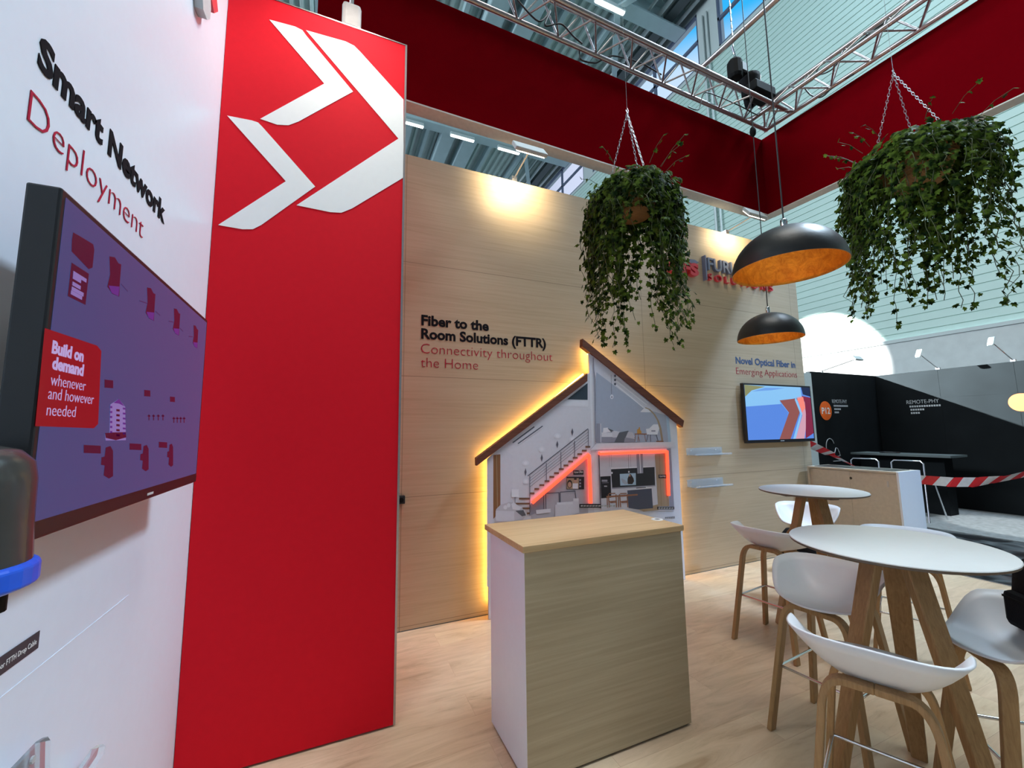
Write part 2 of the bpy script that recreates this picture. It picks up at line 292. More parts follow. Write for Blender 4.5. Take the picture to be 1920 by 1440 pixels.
# hall roof: corrugated deck, beams, ducts, gutter
dk = MB(); pr = []; x = -22.0
while x < 12.8: pr += [(x, 18.2), (x + .16, 18.2), (x + .2, 18.05), (x + .32, 18.05)]; x += .36
n = len(pr); dk.add([(px, y, pz) for y in (-14, 40) for px, pz in pr], [(i, i + 1, n + i + 1, n + i) for i in range(n - 1)])
struct(dk.obj('ceiling', 'deck'))
for y in (-6.5, 2.3, 11.05, 19.8, 28.5):
    b = MB().box(-22, 12.4, y - .28, y + .28, 17.15, 17.22).box(-22, 12.4, y - .05, y + .05, 17.2, 18.1).box(-22, 12.4, y - .3, y + .3, 17.95, 18.05)
    struct(b.obj('ceiling_beam', 'beam'))
for x in (-1, 1.9, 4.3, 7.9, 9.9):
    struct(MB().box(x - .09, x + .09, -14, 40, 17.7, 18.05).obj('ceiling_purlin', 'beam'))
for x, w, ya, yb_, lb in ((5.35, .75, 20.2, 28.1, 'middle duct of three behind the far row of tube lights'), (6.6, .8, 20.2, 28.1, 'right duct of three behind the far row of tube lights'), (3.2, .5, 20.2, 28.1, 'narrow left duct behind the far row of tube lights, by the red tower'), (5.35, .75, 11.5, 19.4, 'left blue-grey duct above the red band, seen behind the truss'), (6.6, .8, 11.5, 19.4, 'right blue-grey duct above the red band, seen behind the truss')):
    struct(MB().box(x - w / 2, x + w / 2, ya, yb_, 17.45, 18.0).obj('ceiling_duct', 'beam', bev=.05))
struct(MB().box(11.5, 11.9, -14, 40, 17.5, 17.9).obj('ceiling_gutter', 'dark_steel'))
for x, r in ((11.2, .09), (12.15, .07), (10.7, .06)):
    struct(MB().tube([(x, -13.9, 17.5), (x, 40, 17.5)], r).obj('ceiling_pipe', 'post'))
b = MB()
for y0, x0, y1, x1 in ((11.05, 9.3, 14, 11.4), (19.8, 9.6, 23, 11.4), (11.05, 9.3, 8.2, 11.4), (19.8, 9.6, 16.8, 11.4)): b.bar([(x0, y0, 17.2), (x1, y1, 17.6)], ZA, .3, .22)
struct(b.obj('ceiling_brace', 'beam'))
struct(MB().tube([(XH - .12, 10.0, -.06), (XH - .12, 10.0, 17)], .05).tube([(XH - .12, 9.8, -.06), (XH - .12, 9.8, 17)], .035).obj('trim_4', 'post'))
k = 0
for y, xs, nm in ((19.8, (1.7, 3.2, 5.92, 8.6), 'far'), (11.05, (8.95,), 'near')):
    for x in xs:
        if x == 1.7: continue
        t = thing('ceiling_light', {3.2: 'long white tube light on the far roof beam, beside the red tower edge', 5.92: 'long white tube light on the far roof beam, middle of the row of three', 8.6: 'long white tube light on the far roof beam, right end of the row', 8.95: 'bright white tube light above the left truss, top of the picture'}[x], 'ceiling light', (x, y, 16.94), 'tube lights under the hall roof')
        MB().box(x - .66, x + .66, y - .09, y + .09, 17.0, 17.15).obj('housing', 'post', t)
        MB().box(x - .64, x + .64, y - .075, y + .075, 16.94, 17.0).obj('diffuser', 'tube', t, bev=.03)
# ------------------------------------------------------------------ red tower with the white arrow emblem
t = thing('red_tower', 'tall red tower with large white arrow emblem beside the white wall', 'tower', (-.1, YT, 0))
MB().box(XW + .002, .344, YT, YB - .004, .01, TOP).obj('body', 'red', t)
MB().box(.336, .347, YT - .003, YT + .012, .01, TOP + .002).box(XW + .002, .347, YT - .003, YT + .012, TOP, TOP + .006).obj('edge_trim', 'alu', t)
LG = [[(505, 37), (553, 50), (567, 57), (575, 68), (662, 172), (560, 228), (541, 235), (520, 234), (488, 223), (608, 157)],
      [(574, 57), (648, 78), (664, 86), (675, 97), (756.5, 187), (756.5, 333), (660, 391), (640, 399), (620, 398), (556, 385), (747, 260)],
      [(426, 217), (472, 226), (484, 230), (492, 238), (591, 350), (490, 422), (474, 430), (455, 430), (409, 422), (536, 340)]]
for a in LG: MB().prism([atY(x, y, YT - .001) for x, y in a], (0, -.0015, 0)).obj('emblem_arrow', 'logo', t)
def arm_light(label, base, head, facemat, size=(.3, .13), wall='Y', grp='arm spotlights on the stand walls', sgn=1):
    base = V(base); head = V(head); t = thing('arm_spotlight', label, 'spotlight', base, grp)
    mid = base + (head - base) * .5
    MB().tube([base, mid, head], .008, 6).obj('arm', 'steel', t)
    MB().box(base.x - .025, base.x + .025, base.y - .03, base.y + .03, base.z - .03, base.z + .02).obj('clamp', 'steel', t)
    w, h = size
    u = XA if wall == 'Y' else YA; nrm = (YA if wall == 'Y' else XA) * sgn
    d = (nrm * .8 + V((0, 0, -.6))).normalized(); q = u.cross(d).normalized()
    pl = [head + u * w / 2 * a + q * h / 2 * c for a, c in ((-1, -1), (1, -1), (1, 1), (-1, 1))]
    MB().prism(pl, d * -.035).obj('head', 'post', t, bev=.01)
    MB().prism([head + (p - head) * .86 + d * .001 for p in pl], d * .006).obj('lens', facemat, t)
    return t
arm_light('slim arm spotlight over the wood wall, left of the hanging ivy', (1.5, YB + .03, TOP + .03), (1.47, 2.95, 3.83), 'lampface')
arm_light('slim arm spotlight over the wood wall, just above the big black lamp', (4.3, YB + .03, TOP + .03), (4.26, 2.95, 3.83), 'lampface')
t = thing('arm_spotlight', 'grey arm spotlight standing on the top edge of the red tower', 'spotlight', (.03, YT + .02, TOP), 'arm spotlights on the stand walls')
MB().box(-.02, .085, YT + .012, YT + .05, TOP + .007, TOP + .175).obj('arm', 'grey_paint', t, bev=.03)
MB().box(-.13, .19, 1.72, 2.0, 4.18, 4.21).obj('head', 'post', t); MB().box(-.11, .17, 1.74, 1.98, 4.172, 4.18).obj('lens', 'lampface', t)
MB().tube([(.03, YT + .03, TOP + .17), (.03, 2.25, 4.2), (.03, 1.98, 4.2)], .012, 8).obj('neck', 'steel', t)
# ------------------------------------------------------------------ overhead red band and truss
t = thing('overhead_banner', 'L-shaped red fabric band hanging above the stand', 'banner', (5.0, 3.3, 4.19))
ZB0, ZB1 = 4.19, 5.23
def wallbox(a, b, th, z0, z1):
    a = V((a[0], a[1], 0)); b = V((b[0], b[1], 0)); d = (b - a).normalized(); nr = V((d.y, -d.x, 0)) * th
    return [V((p.x, p.y, z0)) for p in (a, b, b - nr, a - nr)], V((0, 0, z1 - z0))
LA, LB, LC = (-.2, 3.2), (5.07, 3.329), (5.3, -1.6)
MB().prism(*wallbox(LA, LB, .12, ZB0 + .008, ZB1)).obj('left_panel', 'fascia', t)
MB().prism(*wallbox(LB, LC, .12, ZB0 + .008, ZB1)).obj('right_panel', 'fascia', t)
MB().prism(*wallbox(LA, (5.19, 3.332), .13, ZB0 - .006, ZB0 + .008)).obj('frame_edge', 'lip', t)
MB().prism(*wallbox(LB, LC, .13, ZB0 - .005, ZB0 + .007)).obj('frame_edge', 'lip', t)
def truss(name, label, a, b, n):
    a = V(a); b = V(b); d = (b - a).normalized(); side = V((-d.y, d.x, 0)); 
    if side.dot(V((1.5, 0, 0)) - a) < 0: side = -side
    t = thing(name, label, 'truss', (b.x, b.y, b.z), 'truss runs over the stand')
    offs = (V((0, 0, 0)), side * .07 + V((0, 0, .30)), side * .30 + V((0, 0, .03)))
    for o in offs: MB().tube([a + o, b + o], .025, 10).obj('chord', 'alu', t)
    br = [MB(), MB(), MB()]; L_ = (b - a).length; st = L_ / n
    for j in range(n):
        for q, (i1, i2) in enumerate(((0, 1), (0, 2), (1, 2))):
            s0 = a + d * st * j; s1 = a + d * st * (j + .5); s2 = a + d * st * (j + 1)
            br[q].tube([s0 + offs[i1], s1 + offs[i2]], .010, 6, cap=False).tube([s1 + offs[i2], s2 + offs[i1]], .010, 6, cap=False)
    for q in br: q.obj('bracing', 'alu', t)
    return t
truss('lighting_truss', 'silver lattice truss running above the left red band', (-1.2, 3.12, 5.3), (5.06, 3.24, 5.3), 14)
truss('lighting_truss', 'silver lattice truss running above the right red band', (5.19, .6, 5.3), (5.04, 3.26, 5.3), 7)
tag(MB().tube([(3.78, 3.13, 5.6), (3.95, .4, 5.6)], .03, 10).obj('truss_pipe', 'alu'), 'plain silver pipe crossing from the left truss under the windows', 'pipe')
# chain hoists at the truss corner
def hoist(label, c, s):
    c = V(c); t = thing('chain_hoist', label, 'hoist', c - V((0, 0, .14 * s)), 'black hoists at the truss corner')
    b = MB(); b.lathe([(.0, -.13), (.07, -.13), (.085, -.09), (.085, .08), (.06, .12), (0, .12)], 12, c, smooth=False); b.box(c.x - .03, c.x + .15, c.y - .06, c.y + .06, c.z - .05, c.z + .06)
    b.obj('motor', 'rubber', t, bev=.01)
    MB().box(c.x + .02, c.x + .1, c.y - .088, c.y - .06, c.z - .06, c.z + .04).obj('brake_cover', 'dark_steel', t)
    MB().tube([c + V((0, 0, .1)), c + V((.03, 0, .16)), c + V((0, 0, .24)), c + V((-.02, 0, .3))], .014, 8).obj('hook', 'chrome', t)
    ch = MB()
    for i in range(60): ch.tube([c + V((0, 0, .3 + i * .05)), c + V((.004, .004, .35 + i * .05))], .009 if i % 2 else .005, 5, cap=False)
    ch.obj('chain', 'steel', t); return t
h1 = atY(1378, 130, 3.1); h2 = atY(1406, 160, 3.16)
hoist('upper black chain hoist with chrome hook over the truss corner', h1, 1)
t = thing('chain_bag', 'black chain bag hanging beside the hoist at the truss corner', 'bag', h2 - V((0, 0, .3)))
b = MB(); b.lathe([(.02, -.28), (.075, -.26), (.09, -.1), (.115, .05), (.12, .1), (.06, .13), (0, .13)], 14, h2); b.obj('pouch', 'fabric_black', t)
MB().tube([h2 + V((-.09, -.09, -.25)), h2 + V((0, -.13, -.05)), h2 + V((.09, -.08, .1))], .012, 6).obj('strap', 'cable', t)
MB().box(h2.x - .26, h2.x + .1, h2.y - .25, h2.y - .05, 5.42, 5.55).obj('tray', 'rubber', t, bev=.02)
def cab(label, pts, r=.008):
    # smooth by Catmull-Rom
    q = []; p = [V(a) for a in pts]; p = [p[0]] + p + [p[-1]]
    for i in range(1, len(p) - 2):
        for k in range(6):
            u = k / 6; q.append(.5 * ((2 * p[i]) + (p[i + 1] - p[i - 1]) * u + (2 * p[i - 1] - 5 * p[i] + 4 * p[i + 1] - p[i + 2]) * u * u + (3 * p[i] - p[i - 1] - 3 * p[i + 1] + p[i + 2]) * u ** 3))
    q.append(p[-1]); return tag(MB().tube(q, r, 6).obj('power_cable', 'cable'), label, 'cable', 'cables tied to the truss')
cab('black cable looping through the left truss, nearest the red tower', [atY(*p, 3.05) for p in ((970, 0), (1010, 40), (1032, 20), (1022, 48), (1052, 45), (1075, 68), (1092, 82))])
cab('black cable looping under the left truss above the middle of the red band', [atY(*p, 3.2) for p in ((1086, 95), (1090, 112), (1115, 118), (1130, 112), (1150, 105), (1200, 118), (1240, 140))])
cab('black cable drooping from the middle of the right truss', [atX(*p, 5.1) for p in ((1700, 0), (1640, 60), (1625, 62), (1660, 40), (1590, 95), (1560, 130), (1535, 140), (1533, 130), (1560, 100))])
cab('black cable sagging below the right truss close to the corner', [atX(*p, 5.08) for p in ((1600, 140), (1580, 150), (1560, 165), (1540, 182), (1520, 178), (1505, 160))])
cab('thin black cable on the left truss next to the corner', [atY(*p, 3.1) for p in ((1290, 200), (1310, 205), (1320, 175), (1345, 180), (1390, 200), (1420, 215), (1432, 205))], .006)

# ------------------------------------------------------------------ wall lettering
t = thing('wall_lettering', 'black and red Smart Network Deployment lettering on the white wall', 'lettering', (XW, 1.3, 2.08), 'wall lettering')
letters('heading', 'Smart Network', (XW + .0012, 1.058, 2.206), YA, .69, .066, 'ink', t, .035)
letters('subheading', 'Deployment', (XW + .0012, 1.05, 2.079), YA, .54, .068, 'redink', t, -.022)
t = thing('wall_lettering', 'black and red Fiber to the Room lettering on the wood wall', 'lettering', (1.2, YB, 1.99), 'wall lettering')
letters('heading', 'Fiber to the', (.648, YB - .0012, 2.338), XA, .585, .082, 'ink', t, .035)
letters('heading', 'Room Solutions (FTTR)', (.648, YB - .0012, 2.226), XA, 1.145, .082, 'ink', t, .035)
letters('subheading', 'Connectivity throughout', (.648, YB - .0012, 2.104), XA, 1.21, .082, 'redink', t, -.017)
letters('subheading', 'the Home', (.648, YB - .0012, 1.99), XA, .485, .082, 'redink', t, -.017)
t = thing('wall_lettering', 'black and red Novel Optical Fiber lettering with painted-in blue glare above the small television', 'lettering', (4.8, YB, 2.08), 'wall lettering')
letters('heading', 'Novel Optical Fiber in', (4.275, YB - .0012, 2.213), XA, 1.065, .078, 'navy', t, .025)
letters('subheading', 'Emerging Applications', (4.27, YB - .0012, 2.088), XA, 1.085, .08, 'redink', t, -.017)
# raised company sign
t = thing('logo_sign', 'raised blue-grey and red FURUKAWA SOLUTIONS letters on the wood wall', 'sign', (4.2, YB, 3.14))
MB().prism([(3.52, YB - .0, 3.31), (3.6, YB, 3.345), (3.68, YB, 3.348), (3.74, YB, 3.325), (3.66, YB, 3.30), (3.58, YB, 3.30)], (0, -.05, 0)).obj('swoosh', 'slate', t)
letters('letters', 'OFS', (3.26, YB - .001, 3.17), XA, .47, .13, 'signred', t, .05, .05, .004)
MB().box(3.84, 3.856, YB - .05, YB, 3.14, 3.43).obj('divider', 'slate', t)
letters('letters', 'FURUKAWA', (3.9, YB - .001, 3.275), XA, 1.13, .145, 'slate', t, .012, .035, .004)
letters('letters', 'S O L U T I O N S', (3.9, YB - .001, 3.155), XA, 1.1, .08, 'signred', t, .0, .03, .004)
# cut-off raised emblem high on the white wall
t = thing('logo_sign', 'raised grey and red emblem high on the white wall, cut by the frame', 'sign', (XW, 1.9, 3.1))
b = MB()
for q in ([(361, -60), (364, 12), (372, 32), (378, 31), (380, 12), (376, -60)],): b.prism([atX(x, y, XW + .001) for x, y in q], (.03, 0, 0))
b.obj('grey_stroke', 'grey_ink', t)
MB().prism([atX(x, y, XW + .001) for x, y in ((380, -60), (390, -20), (394, 17), (386, 20), (383, 5), (372, -60))], (.03, 0, 0)).obj('red_stroke', 'signred', t)

# ------------------------------------------------------------------ televisions
XT = -.43
t = thing('television', 'large wall television with purple network diagram beside the red tower', 'television', (XT, 1.36, 1.3), 'wall televisions')
y0, y1, z0, z1 = .906, 1.818, 1.305, 1.889
MB().box(XT - .045, XT, y0, y1, z0, z1).obj('case', 'black', t, bev=.004)
MB().box(XW + .001, XT - .045, 1.2, 1.55, 1.4, 1.75).obj('wall_mount', 'steel', t)
scr = MB().box(XT + .0003, XT + .0006, y0 + .012, y1 - .012, z0 + .03, z1 - .012).obj('screen', 'sc_bg', t)
MB().box(XT, XT + .0006, 1.385, 1.425, z0 + .010, z0 + .016).obj('maker_mark', 'grey_ink', t)
mats_ = ['sc_red', 'sc_dark', 'sc_violet', 'sc_line', 'sc_pale']; cur = [None, None]
def grp(name):
    if cur[0]: cur[0].obj(cur[1], mats_, scr)
    cur[0] = MB() if name else None; cur[1] = name
def sp(poly, mi, k=1): cur[0].add([atX(x, y, XT + .0008 + .0002 * k) for x, y in poly], [list(range(len(poly)))], mi)
grp('callout_box')
sp([(84, 615), (182, 648), (190, 658), (184, 795), (176, 803), (66, 799)], 0)
c_ = lambda a: [(x / 3.43, 340 + y / 3.43) for x, y in a]
d_ = lambda a: [(x / 3.43, 700 + y / 3.43) for x, y in a]
grp('device_picture'); sp(c_([(470, 328), (510, 350), (600, 405), (607, 440), (595, 555), (570, 565), (460, 450), (462, 380)]), 1)
grp('caption_box'); sp(c_([(460, 522), (572, 595), (550, 795), (435, 738)]), 1)
for x, y, w, h in ((735, 612, 45, 130), (968, 790, 32, 108), (1135, 905, 24, 88), (1257, 1000, 18, 75)):
    grp('device_picture'); sp(c_([(x - w * .7, y - h), (x + .1 * w, y - .95 * h), (x + .6 * w, y - .65 * h), (x + w, y - .6 * h), (x + .8 * w, y + .3 * h), (x + .7 * w, y + h), (x - .3 * w, y + .85 * h), (x - w, y + .5 * h), (x - .6 * w, y - .1 * h)]), 1)
    sp(c_([(x - .8 * w, y + .45 * h), (x + .75 * w, y + .5 * h), (x + .6 * w, y + .98 * h), (x - .4 * w, y + .8 * h)]), 2, 2)
for a in (((780, 660), (822, 708)), ((897, 768), (950, 786)), ((1000, 835), (1030, 862)), ((1085, 900), (1115, 905)), ((1158, 945), (1178, 965)), ((1215, 998), (1240, 1000))):
    (xa, ya), (xb, yb) = a; grp('connector_line'); sp(c_([(xa, ya - 3), (xb, yb - 3), (xb, yb + 3), (xa, ya + 3)]), 3)
for x, y, w, h in ((700, 68, 28, 28), (947, 128, 20, 22), (1109, 167, 16, 18), (593, 488, 55, 28), (871, 472, 38, 22), (1048, 460, 27, 20)):
    grp('caption_box'); sp(d_([(x - w, y - h), (x + w, y - h * .8), (x + w, y + h), (x - w, y + h * .85)]), 1)
for x, y, w, h in ((700, 572, 34, 105), (937, 545, 24, 85), (1100, 527, 17, 75)):
    grp('device_picture'); sp(d_([(x - w * .6, y - h * .9), (x + w * .3, y - h), (x + w * .8, y - h * .7), (x + w * .8, y + h * .85), (x, y + h), (x - w, y + h * .8), (x - w * .8, y + .2 * h), (x - w * 1.5, y + .15 * h), (x - w * 1.4, y - .3 * h), (x - w * .8, y - .35 * h)]), 1)
grp('building_picture'); sp(d_([(710, 200), (765, 165), (805, 215), (810, 430), (680, 432), (675, 390), (705, 380)]), 4)
for k in range(6):
    y = 210 + k * 32; sp(d_([(708, y), (722, y), (722, y + 14), (708, y + 14)]), 2, 2); sp(d_([(748, y + 20), (770, y + 22), (770, y + 36), (748, y + 34)]), 1, 2); sp(d_([(790, y + 10), (808, y + 12), (808, y + 24), (790, y + 22)]), 2, 2)
sp(d_([(730, 190), (765, 165), (800, 212), (765, 195)]), 2, 2); sp(d_([(675, 385), (720, 380), (810, 378), (812, 412), (745, 430), (680, 415)]), 1, 2)
for x0_, st, y in ((958, 30, 282), (1118, 22, 298)):
    grp('antenna_row')
    for k in range(4): x = x0_ + k * st; sp(d_([(x - 3, y - 18), (x + 3, y - 18), (x + 3, y + 20), (x - 3, y + 20)]), 1); sp(d_([(x - 9, y - 12), (x + 9, y - 12), (x + 9, y - 4), (x - 9, y - 4)]), 1)
grp(None)
for s_, a, b_, w in (('Build on', (97, 661), (156, 677), .04), ('demand', (97.5, 691), (156, 704), .04), ('whenever', (94.5, 722), (160, 731), -.012), ('and however', (90, 748), (175, 758), -.012), ('needed', (87, 779), (141, 782), -.012)):
    pa = atX(*a, XT + .0012); pb = atX(*b_, XT + .0012); letters('screen_text', s_, pa, YA, (pb - pa).y, .0205, 'sc_text', scr, w, .0002)
for x, y, wd in ((470, 600, 90), (468, 625, 55), (465, 668, 55), (460, 700, 80), (455, 725, 75)):
    pa = atX(*c_([(x, y)])[0], XT + .0013); pb = atX(*c_([(x + wd, y)])[0], XT + .0013); MB().box(pa.x, pa.x + .0002, pa.y, pb.y, pa.z, pa.z + .007).obj('screen_text', 'sc_pale', scr)
# small television on the wood wall
y2 = YB - .07
t = thing('television', 'smaller wall television with blue and red picture on the wood wall', 'television', (4.87, y2, 1.3), 'wall televisions')
A = atY(1390, 719, y2); B_ = atY(1401, 831, y2); x0, x1, z0, z1 = 4.275, 5.485, 1.297, 1.978
MB().box(x0, x1, y2, y2 + .04, z0, z1).obj('case', 'black', t, bev=.004)
MB().box(4.6, 5.1, y2 + .04, YB - .001, 1.45, 1.8).obj('wall_mount', 'steel', t)
ss = MB().box(x0 + .02, x1 - .02, y2 - .0008, y2 - .0003, z0 + .035, z1 - .02); ss = ss.obj('screen', 's2_blue', t)
W2 = x1 - x0 - .04; H2 = z1 - z0 - .055
g = lambda u, v, k=1: (x0 + .02 + u * W2, y2 - .001 - .0002 * k, z1 - .02 - v * H2)
pl = MB(); q = lambda pts, mi, k=1: pl.add([g(u, v, k) for u, v in pts], [list(range(len(pts)))[::-1]], mi)
q([(0, 0), (.85, 0), (.86, .25), (.5, .34), (0, .4)], 1); q([(0, 0), (.3, .02), (.1, .1), (0, .22)], 5, 2); q([(.1, .12), (.3, .04), (.6, .03), (.4, .08)], 2, 2)
q([(0, .42), (.5, .38), (.6, .55), (.45, 1), (0, 1)], 0); q([(.5, .3), (.8, .2), (.6, .55), (.62, .5)], 2, 2)
q([(.5, .27), (.78, .22), (.8, .5), (.62, 1), (.45, 1), (.63, .5)], 8, 3); q([(.78, .2), (.86, .18), (.9, .3), (.9, .55), (.88, .8), (.84, 1), (.7, 1), (.84, .55)], 4, 3)
q([(.86, .0), (1, .0), (1, .18), (.88, .14)], 6, 3); q([(.86, .17), (1, .2), (1, .9), (.86, 1), (.9, .5)], 7, 3); q([(.78, .23), (.88, .19), (.9, .4), (.84, .5)], 9, 4); q([(.76, .2), (.79, .3), (.84, .52), (.7, 1), (.66, 1), (.81, .52), (.74, .25)], 1, 5)
pl.obj('screen_picture', ['s2_blue', 's2_light', 's2_mid', 's2_red', 's2_pink', 's2_olive', 's2_navy', 's2_dred', 's2_brown', 's2_hot'], ss)
MB().box(4.84, 4.91, y2 - .0006, y2, z0 + .013, z0 + .022).obj('maker_mark', 'grey_ink', t)

# ------------------------------------------------------------------ house-shaped display
YF = 3.238
t = thing('house_display', 'glowing house-shaped cutaway panel with brown roof on the wood wall', 'display panel', (2.2, YF, 0))
MB().prism([(1.185, YF, .004), (2.2, YF, .004), (2.2, YF, 2.0), (1.185, YF, 1.25)], (0, .016, 0)).obj('left_panel', 'print_base', t)
MB().prism([(2.2, YF, .004), (3.235, YF, .004), (3.235, YF, 1.57), (2.2, YF, 2.235)], (0, .016, 0)).obj('right_panel', 'frame_white', t)
ho = lambda a: [(860 + x / 3.789, 620 + y / 3.789) for x, y in a]
for q_ in ([(128, 905), (130, 960), (915, 358), (915, 303)], [(882, 57), (880, 112), (1592, 688), (1602, 640)]):
    MB().prism([atY(x, y, YF - .022) for x, y in ho(q_)], (0, .05, 0)).obj('roof_board', 'roofboard', t)
# warm light strips behind the edges
for a in ([(1.22, 0.1), (1.22, 1.2)], [(1.14, 1.245), (2.16, 1.99)], [(2.235, 2.03), (2.235, 2.17), (2.19, 2.24)], [(2.22, 2.225), (3.33, 1.515)], [(3.2, 1.46), (3.2, .1)]):
    MB().tube([(x, YB - .04, z) for x, z in a], .007, 6).obj('led_strip', 'led', t)
pr = MB(); PM = []
def pm(k):
    k = 'ink_' + k
    if k not in PM: PM.append(k)
    return PM.index(k)
LAY = [0]
def pp(pts, k):
    LAY[0] += 1; pr.add([atY(x, y, YF - .0006 - .00006 * LAY[0]) for x, y in pts], [list(range(len(pts)))], pm(k))
c1 = lambda a: [(900 + x / 8, 800 + y / 8) for x, y in a]; c2 = lambda a: [(1100 + x / 9, 820 + y / 9) for x, y in a]; c3 = lambda a: [(1080 + x / 6.548, 620 + y / 6.548) for x, y in a]
def ln(cf, a, b, w, k):
    d = V((b[0] - a[0], b[1] - a[1])).normalized(); n_ = V((-d.y, d.x)) * w / 2
    pp(cf([(a[0] + n_.x, a[1] + n_.y), (b[0] + n_.x, b[1] + n_.y), (b[0] - n_.x, b[1] - n_.y), (a[0] - n_.x, a[1] - n_.y)]), k)
def el(cf, x, y, a, b, k): pp(cf([(x + a * math.cos(i * PI / 8), y + b * math.sin(i * PI / 8)) for i in range(16)]), k)
def rc(cf, x0, y0, x1, y1, k): pp(cf([(x0, y0), (x1, y0), (x1, y1), (x0, y1)]), k)
# left wing
pp(c1([(105, 490), (200, 425), (200, 2400), (105, 2400)]), 'light'); pp(ho([(770, 488), (916, 372), (916, 492)]), 'slate'); pp(ho([(705, 500), (918, 492), (918, 542), (690, 530)]), 'pale')
pp(c1([(230, 400), (330, 320), (490, 430), (310, 415)]), 'light'); pp(c1([(310, 420), (490, 430), (490, 1160), (310, 1180)]), 'light')
pp(c1([(200, 425), (305, 415), (305, 1260), (200, 1385)]), 'brown'); ln(c1, (250, 415), (262, 1260), 8, 'tan'); ln(c1, (285, 415), (290, 1250), 8, 'copper')
for x, y in ((683, 545), (930, 340), (1163, 140), (690, 820), (1385, 190)): el(c1, x, y, 52, 42, 'pale'); el(c1, x, y, 26, 24, 'glow')
for x, y in ((683, 680), (927, 468), (1160, 265), (1385, 80)): pp(c1([(x, y - 60), (x + 16, y), (x, y + 60), (x - 16, y)]), 'rail')
ln(c1, (490, 240), (815, 0), 18, 'rail'); ln(c1, (490, 225), (800, -5), 8, 'pale'); ln(c1, (570, 255), (940, -10), 16, 'rail'); ln(c1, (575, 268), (945, 5), 10, 'glow')
pp(c1([(770, 1155), (1610, 480), (1625, 1400), (770, 1400)]), 'wallgrey'); pp(c1([(755, 1160), (950, 1010), (960, 1250), (760, 1330)]), 'shade')
for x, y in ((780, 1000), (852, 935), (928, 877), (1005, 817), (1078, 753), (1148, 697), (1220, 637), (1290, 582), (1360, 523), (1428, 467), (1497, 412), (1565, 360), (1618, 302)): rc(c1, x - 36, y - 14, x + 36, y + 14, 'tread')
for x, y in ((585, 1080), (535, 1155), (635, 1225), (705, 1300)): rc(c1, x, y - 14, 745, y + 14, 'tread')
ln(c1, (715, 740), (1622, 30), 12, 'rail')
for k in range(4): ln(c1, (750, 770 + k * 44), (1622, 80 + k * 44), 5, 'rail')
for x, ya, yb in ((746, 735, 1330), (995, 545, 830), (1213, 380, 650), (1418, 210, 470), (1625, 40, 310)): ln(c1, (x, ya), (x + 2, yb), 9, 'rail')
rc(c1, 475, 940, 582, 1055, 'glow'); ln(c1, (526, 1055), (526, 1150), 7, 'rail')
pp(c1([(240, 1240), (310, 1170), (440, 1130), (500, 1140), (640, 1230), (690, 1330), (640, 1400), (235, 1420)]), 'cloth'); pp(c1([(235, 1260), (515, 1268), (515, 1420), (230, 1420)]), 'light'); pp(c1([(470, 1160), (505, 1135), (620, 1215), (590, 1250), (490, 1240)]), 'pale'); pp(c1([(530, 1262), (650, 1250), (690, 1330), (630, 1345)]), 'cloth2'); el(c1, 380, 1210, 30, 32, 'pale'); el(c1, 430, 1180, 28, 32, 'pale')
for a, b_ in (((955, 1010), (960, 1235)), ((985, 1000), (990, 1235)), ((950, 1002), (1190, 990)), ((1185, 990), (1190, 1140)), ((1202, 985), (1205, 1135)), ((1202, 982), (1432, 965)), ((1425, 965), (1440, 1080))): ln(c1, a, b_, 12, 'rail')
pp(c1([(840, 1250), (1060, 1230), (1060, 1285), (845, 1312)]), 'pale'); pp(c1([(1125, 1170), (1480, 1100), (1490, 1290), (1130, 1400)]), 'light'); pp(c1([(1150, 1140), (1400, 1120), (1390, 1160), (1160, 1175)]), 'pale'); rc(c1, 1400, 1075, 1480, 1120, 'pale')
rc(c1, 1297, 752, 1562, 940, 'black'); rc(c1, 1302, 772, 1482, 932, 'tan'); el(c1, 1345, 860, 40, 62, 'hair'); el(c1, 1345, 870, 28, 42, 'skin'); rc(c1, 1390, 850, 1470, 932, 'pale'); el(c1, 1430, 812, 24, 34, 'skin'); el(c1, 1430, 785, 24, 14, 'hair')
for y in (800, 850, 895): rc(c1, 1490, y - 12, 1515, y + 12, 'shade')
rc(c1, 1400, 655, 1552, 720, 'black'); rc(c1, 1490, 1160, 2040, 1215, 'black')
# right wing, bedroom
pp(c3([(205, 300), (1145, 1050), (1150, 1368), (245, 1372), (240, 520)]), 'bluegrey'); pp(c3([(205, 300), (470, 520), (870, 860), (1145, 1050), (850, 960), (250, 510), (240, 600)]), 'light'); ln(c3, (215, 340), (245, 1370), 10, 'shade'); ln(c3, (1120, 1035), (1150, 1365), 34, 'sky')
for a, b_ in (((480, 555), (885, 880)), ((480, 605), (868, 912)), ((480, 655), (832, 948))): ln(c3, a, b_, 13, 'glow'); el(c3, a[0], a[1], 14, 16, 'rail')
ln(c3, (432, 540), (436, 780), 4, 'rail'); el(c3, 440, 812, 20, 28, 'glow'); el(c3, 440, 815, 9, 14, 'shade'); pp(c3([(788, 1000), (838, 948), (870, 955), (922, 1002)]), 'glow')
AR = [(850, 945), (900, 965), (960, 1025), (1005, 1100), (1035, 1190), (1060, 1350)]
for i in range(5): ln(c3, AR[i], AR[i + 1], 12 + i * 3, 'tan')
rc(c3, 985, 1352, 1075, 1366, 'copper'); rc(c3, 250, 1140, 305, 1378, 'shade'); ln(c3, (302, 1140), (304, 1376), 10, 'light'); rc(c3, 315, 1300, 720, 1370, 'shade'); pp(c3([(315, 1250), (480, 1255), (700, 1260), (720, 1305), (315, 1305)]), 'pale'); pp(c3([(335, 1195), (390, 1190), (430, 1245), (330, 1255)]), 'glow'); pp(c3([(385, 1195), (460, 1225), (430, 1245)]), 'cloth2')
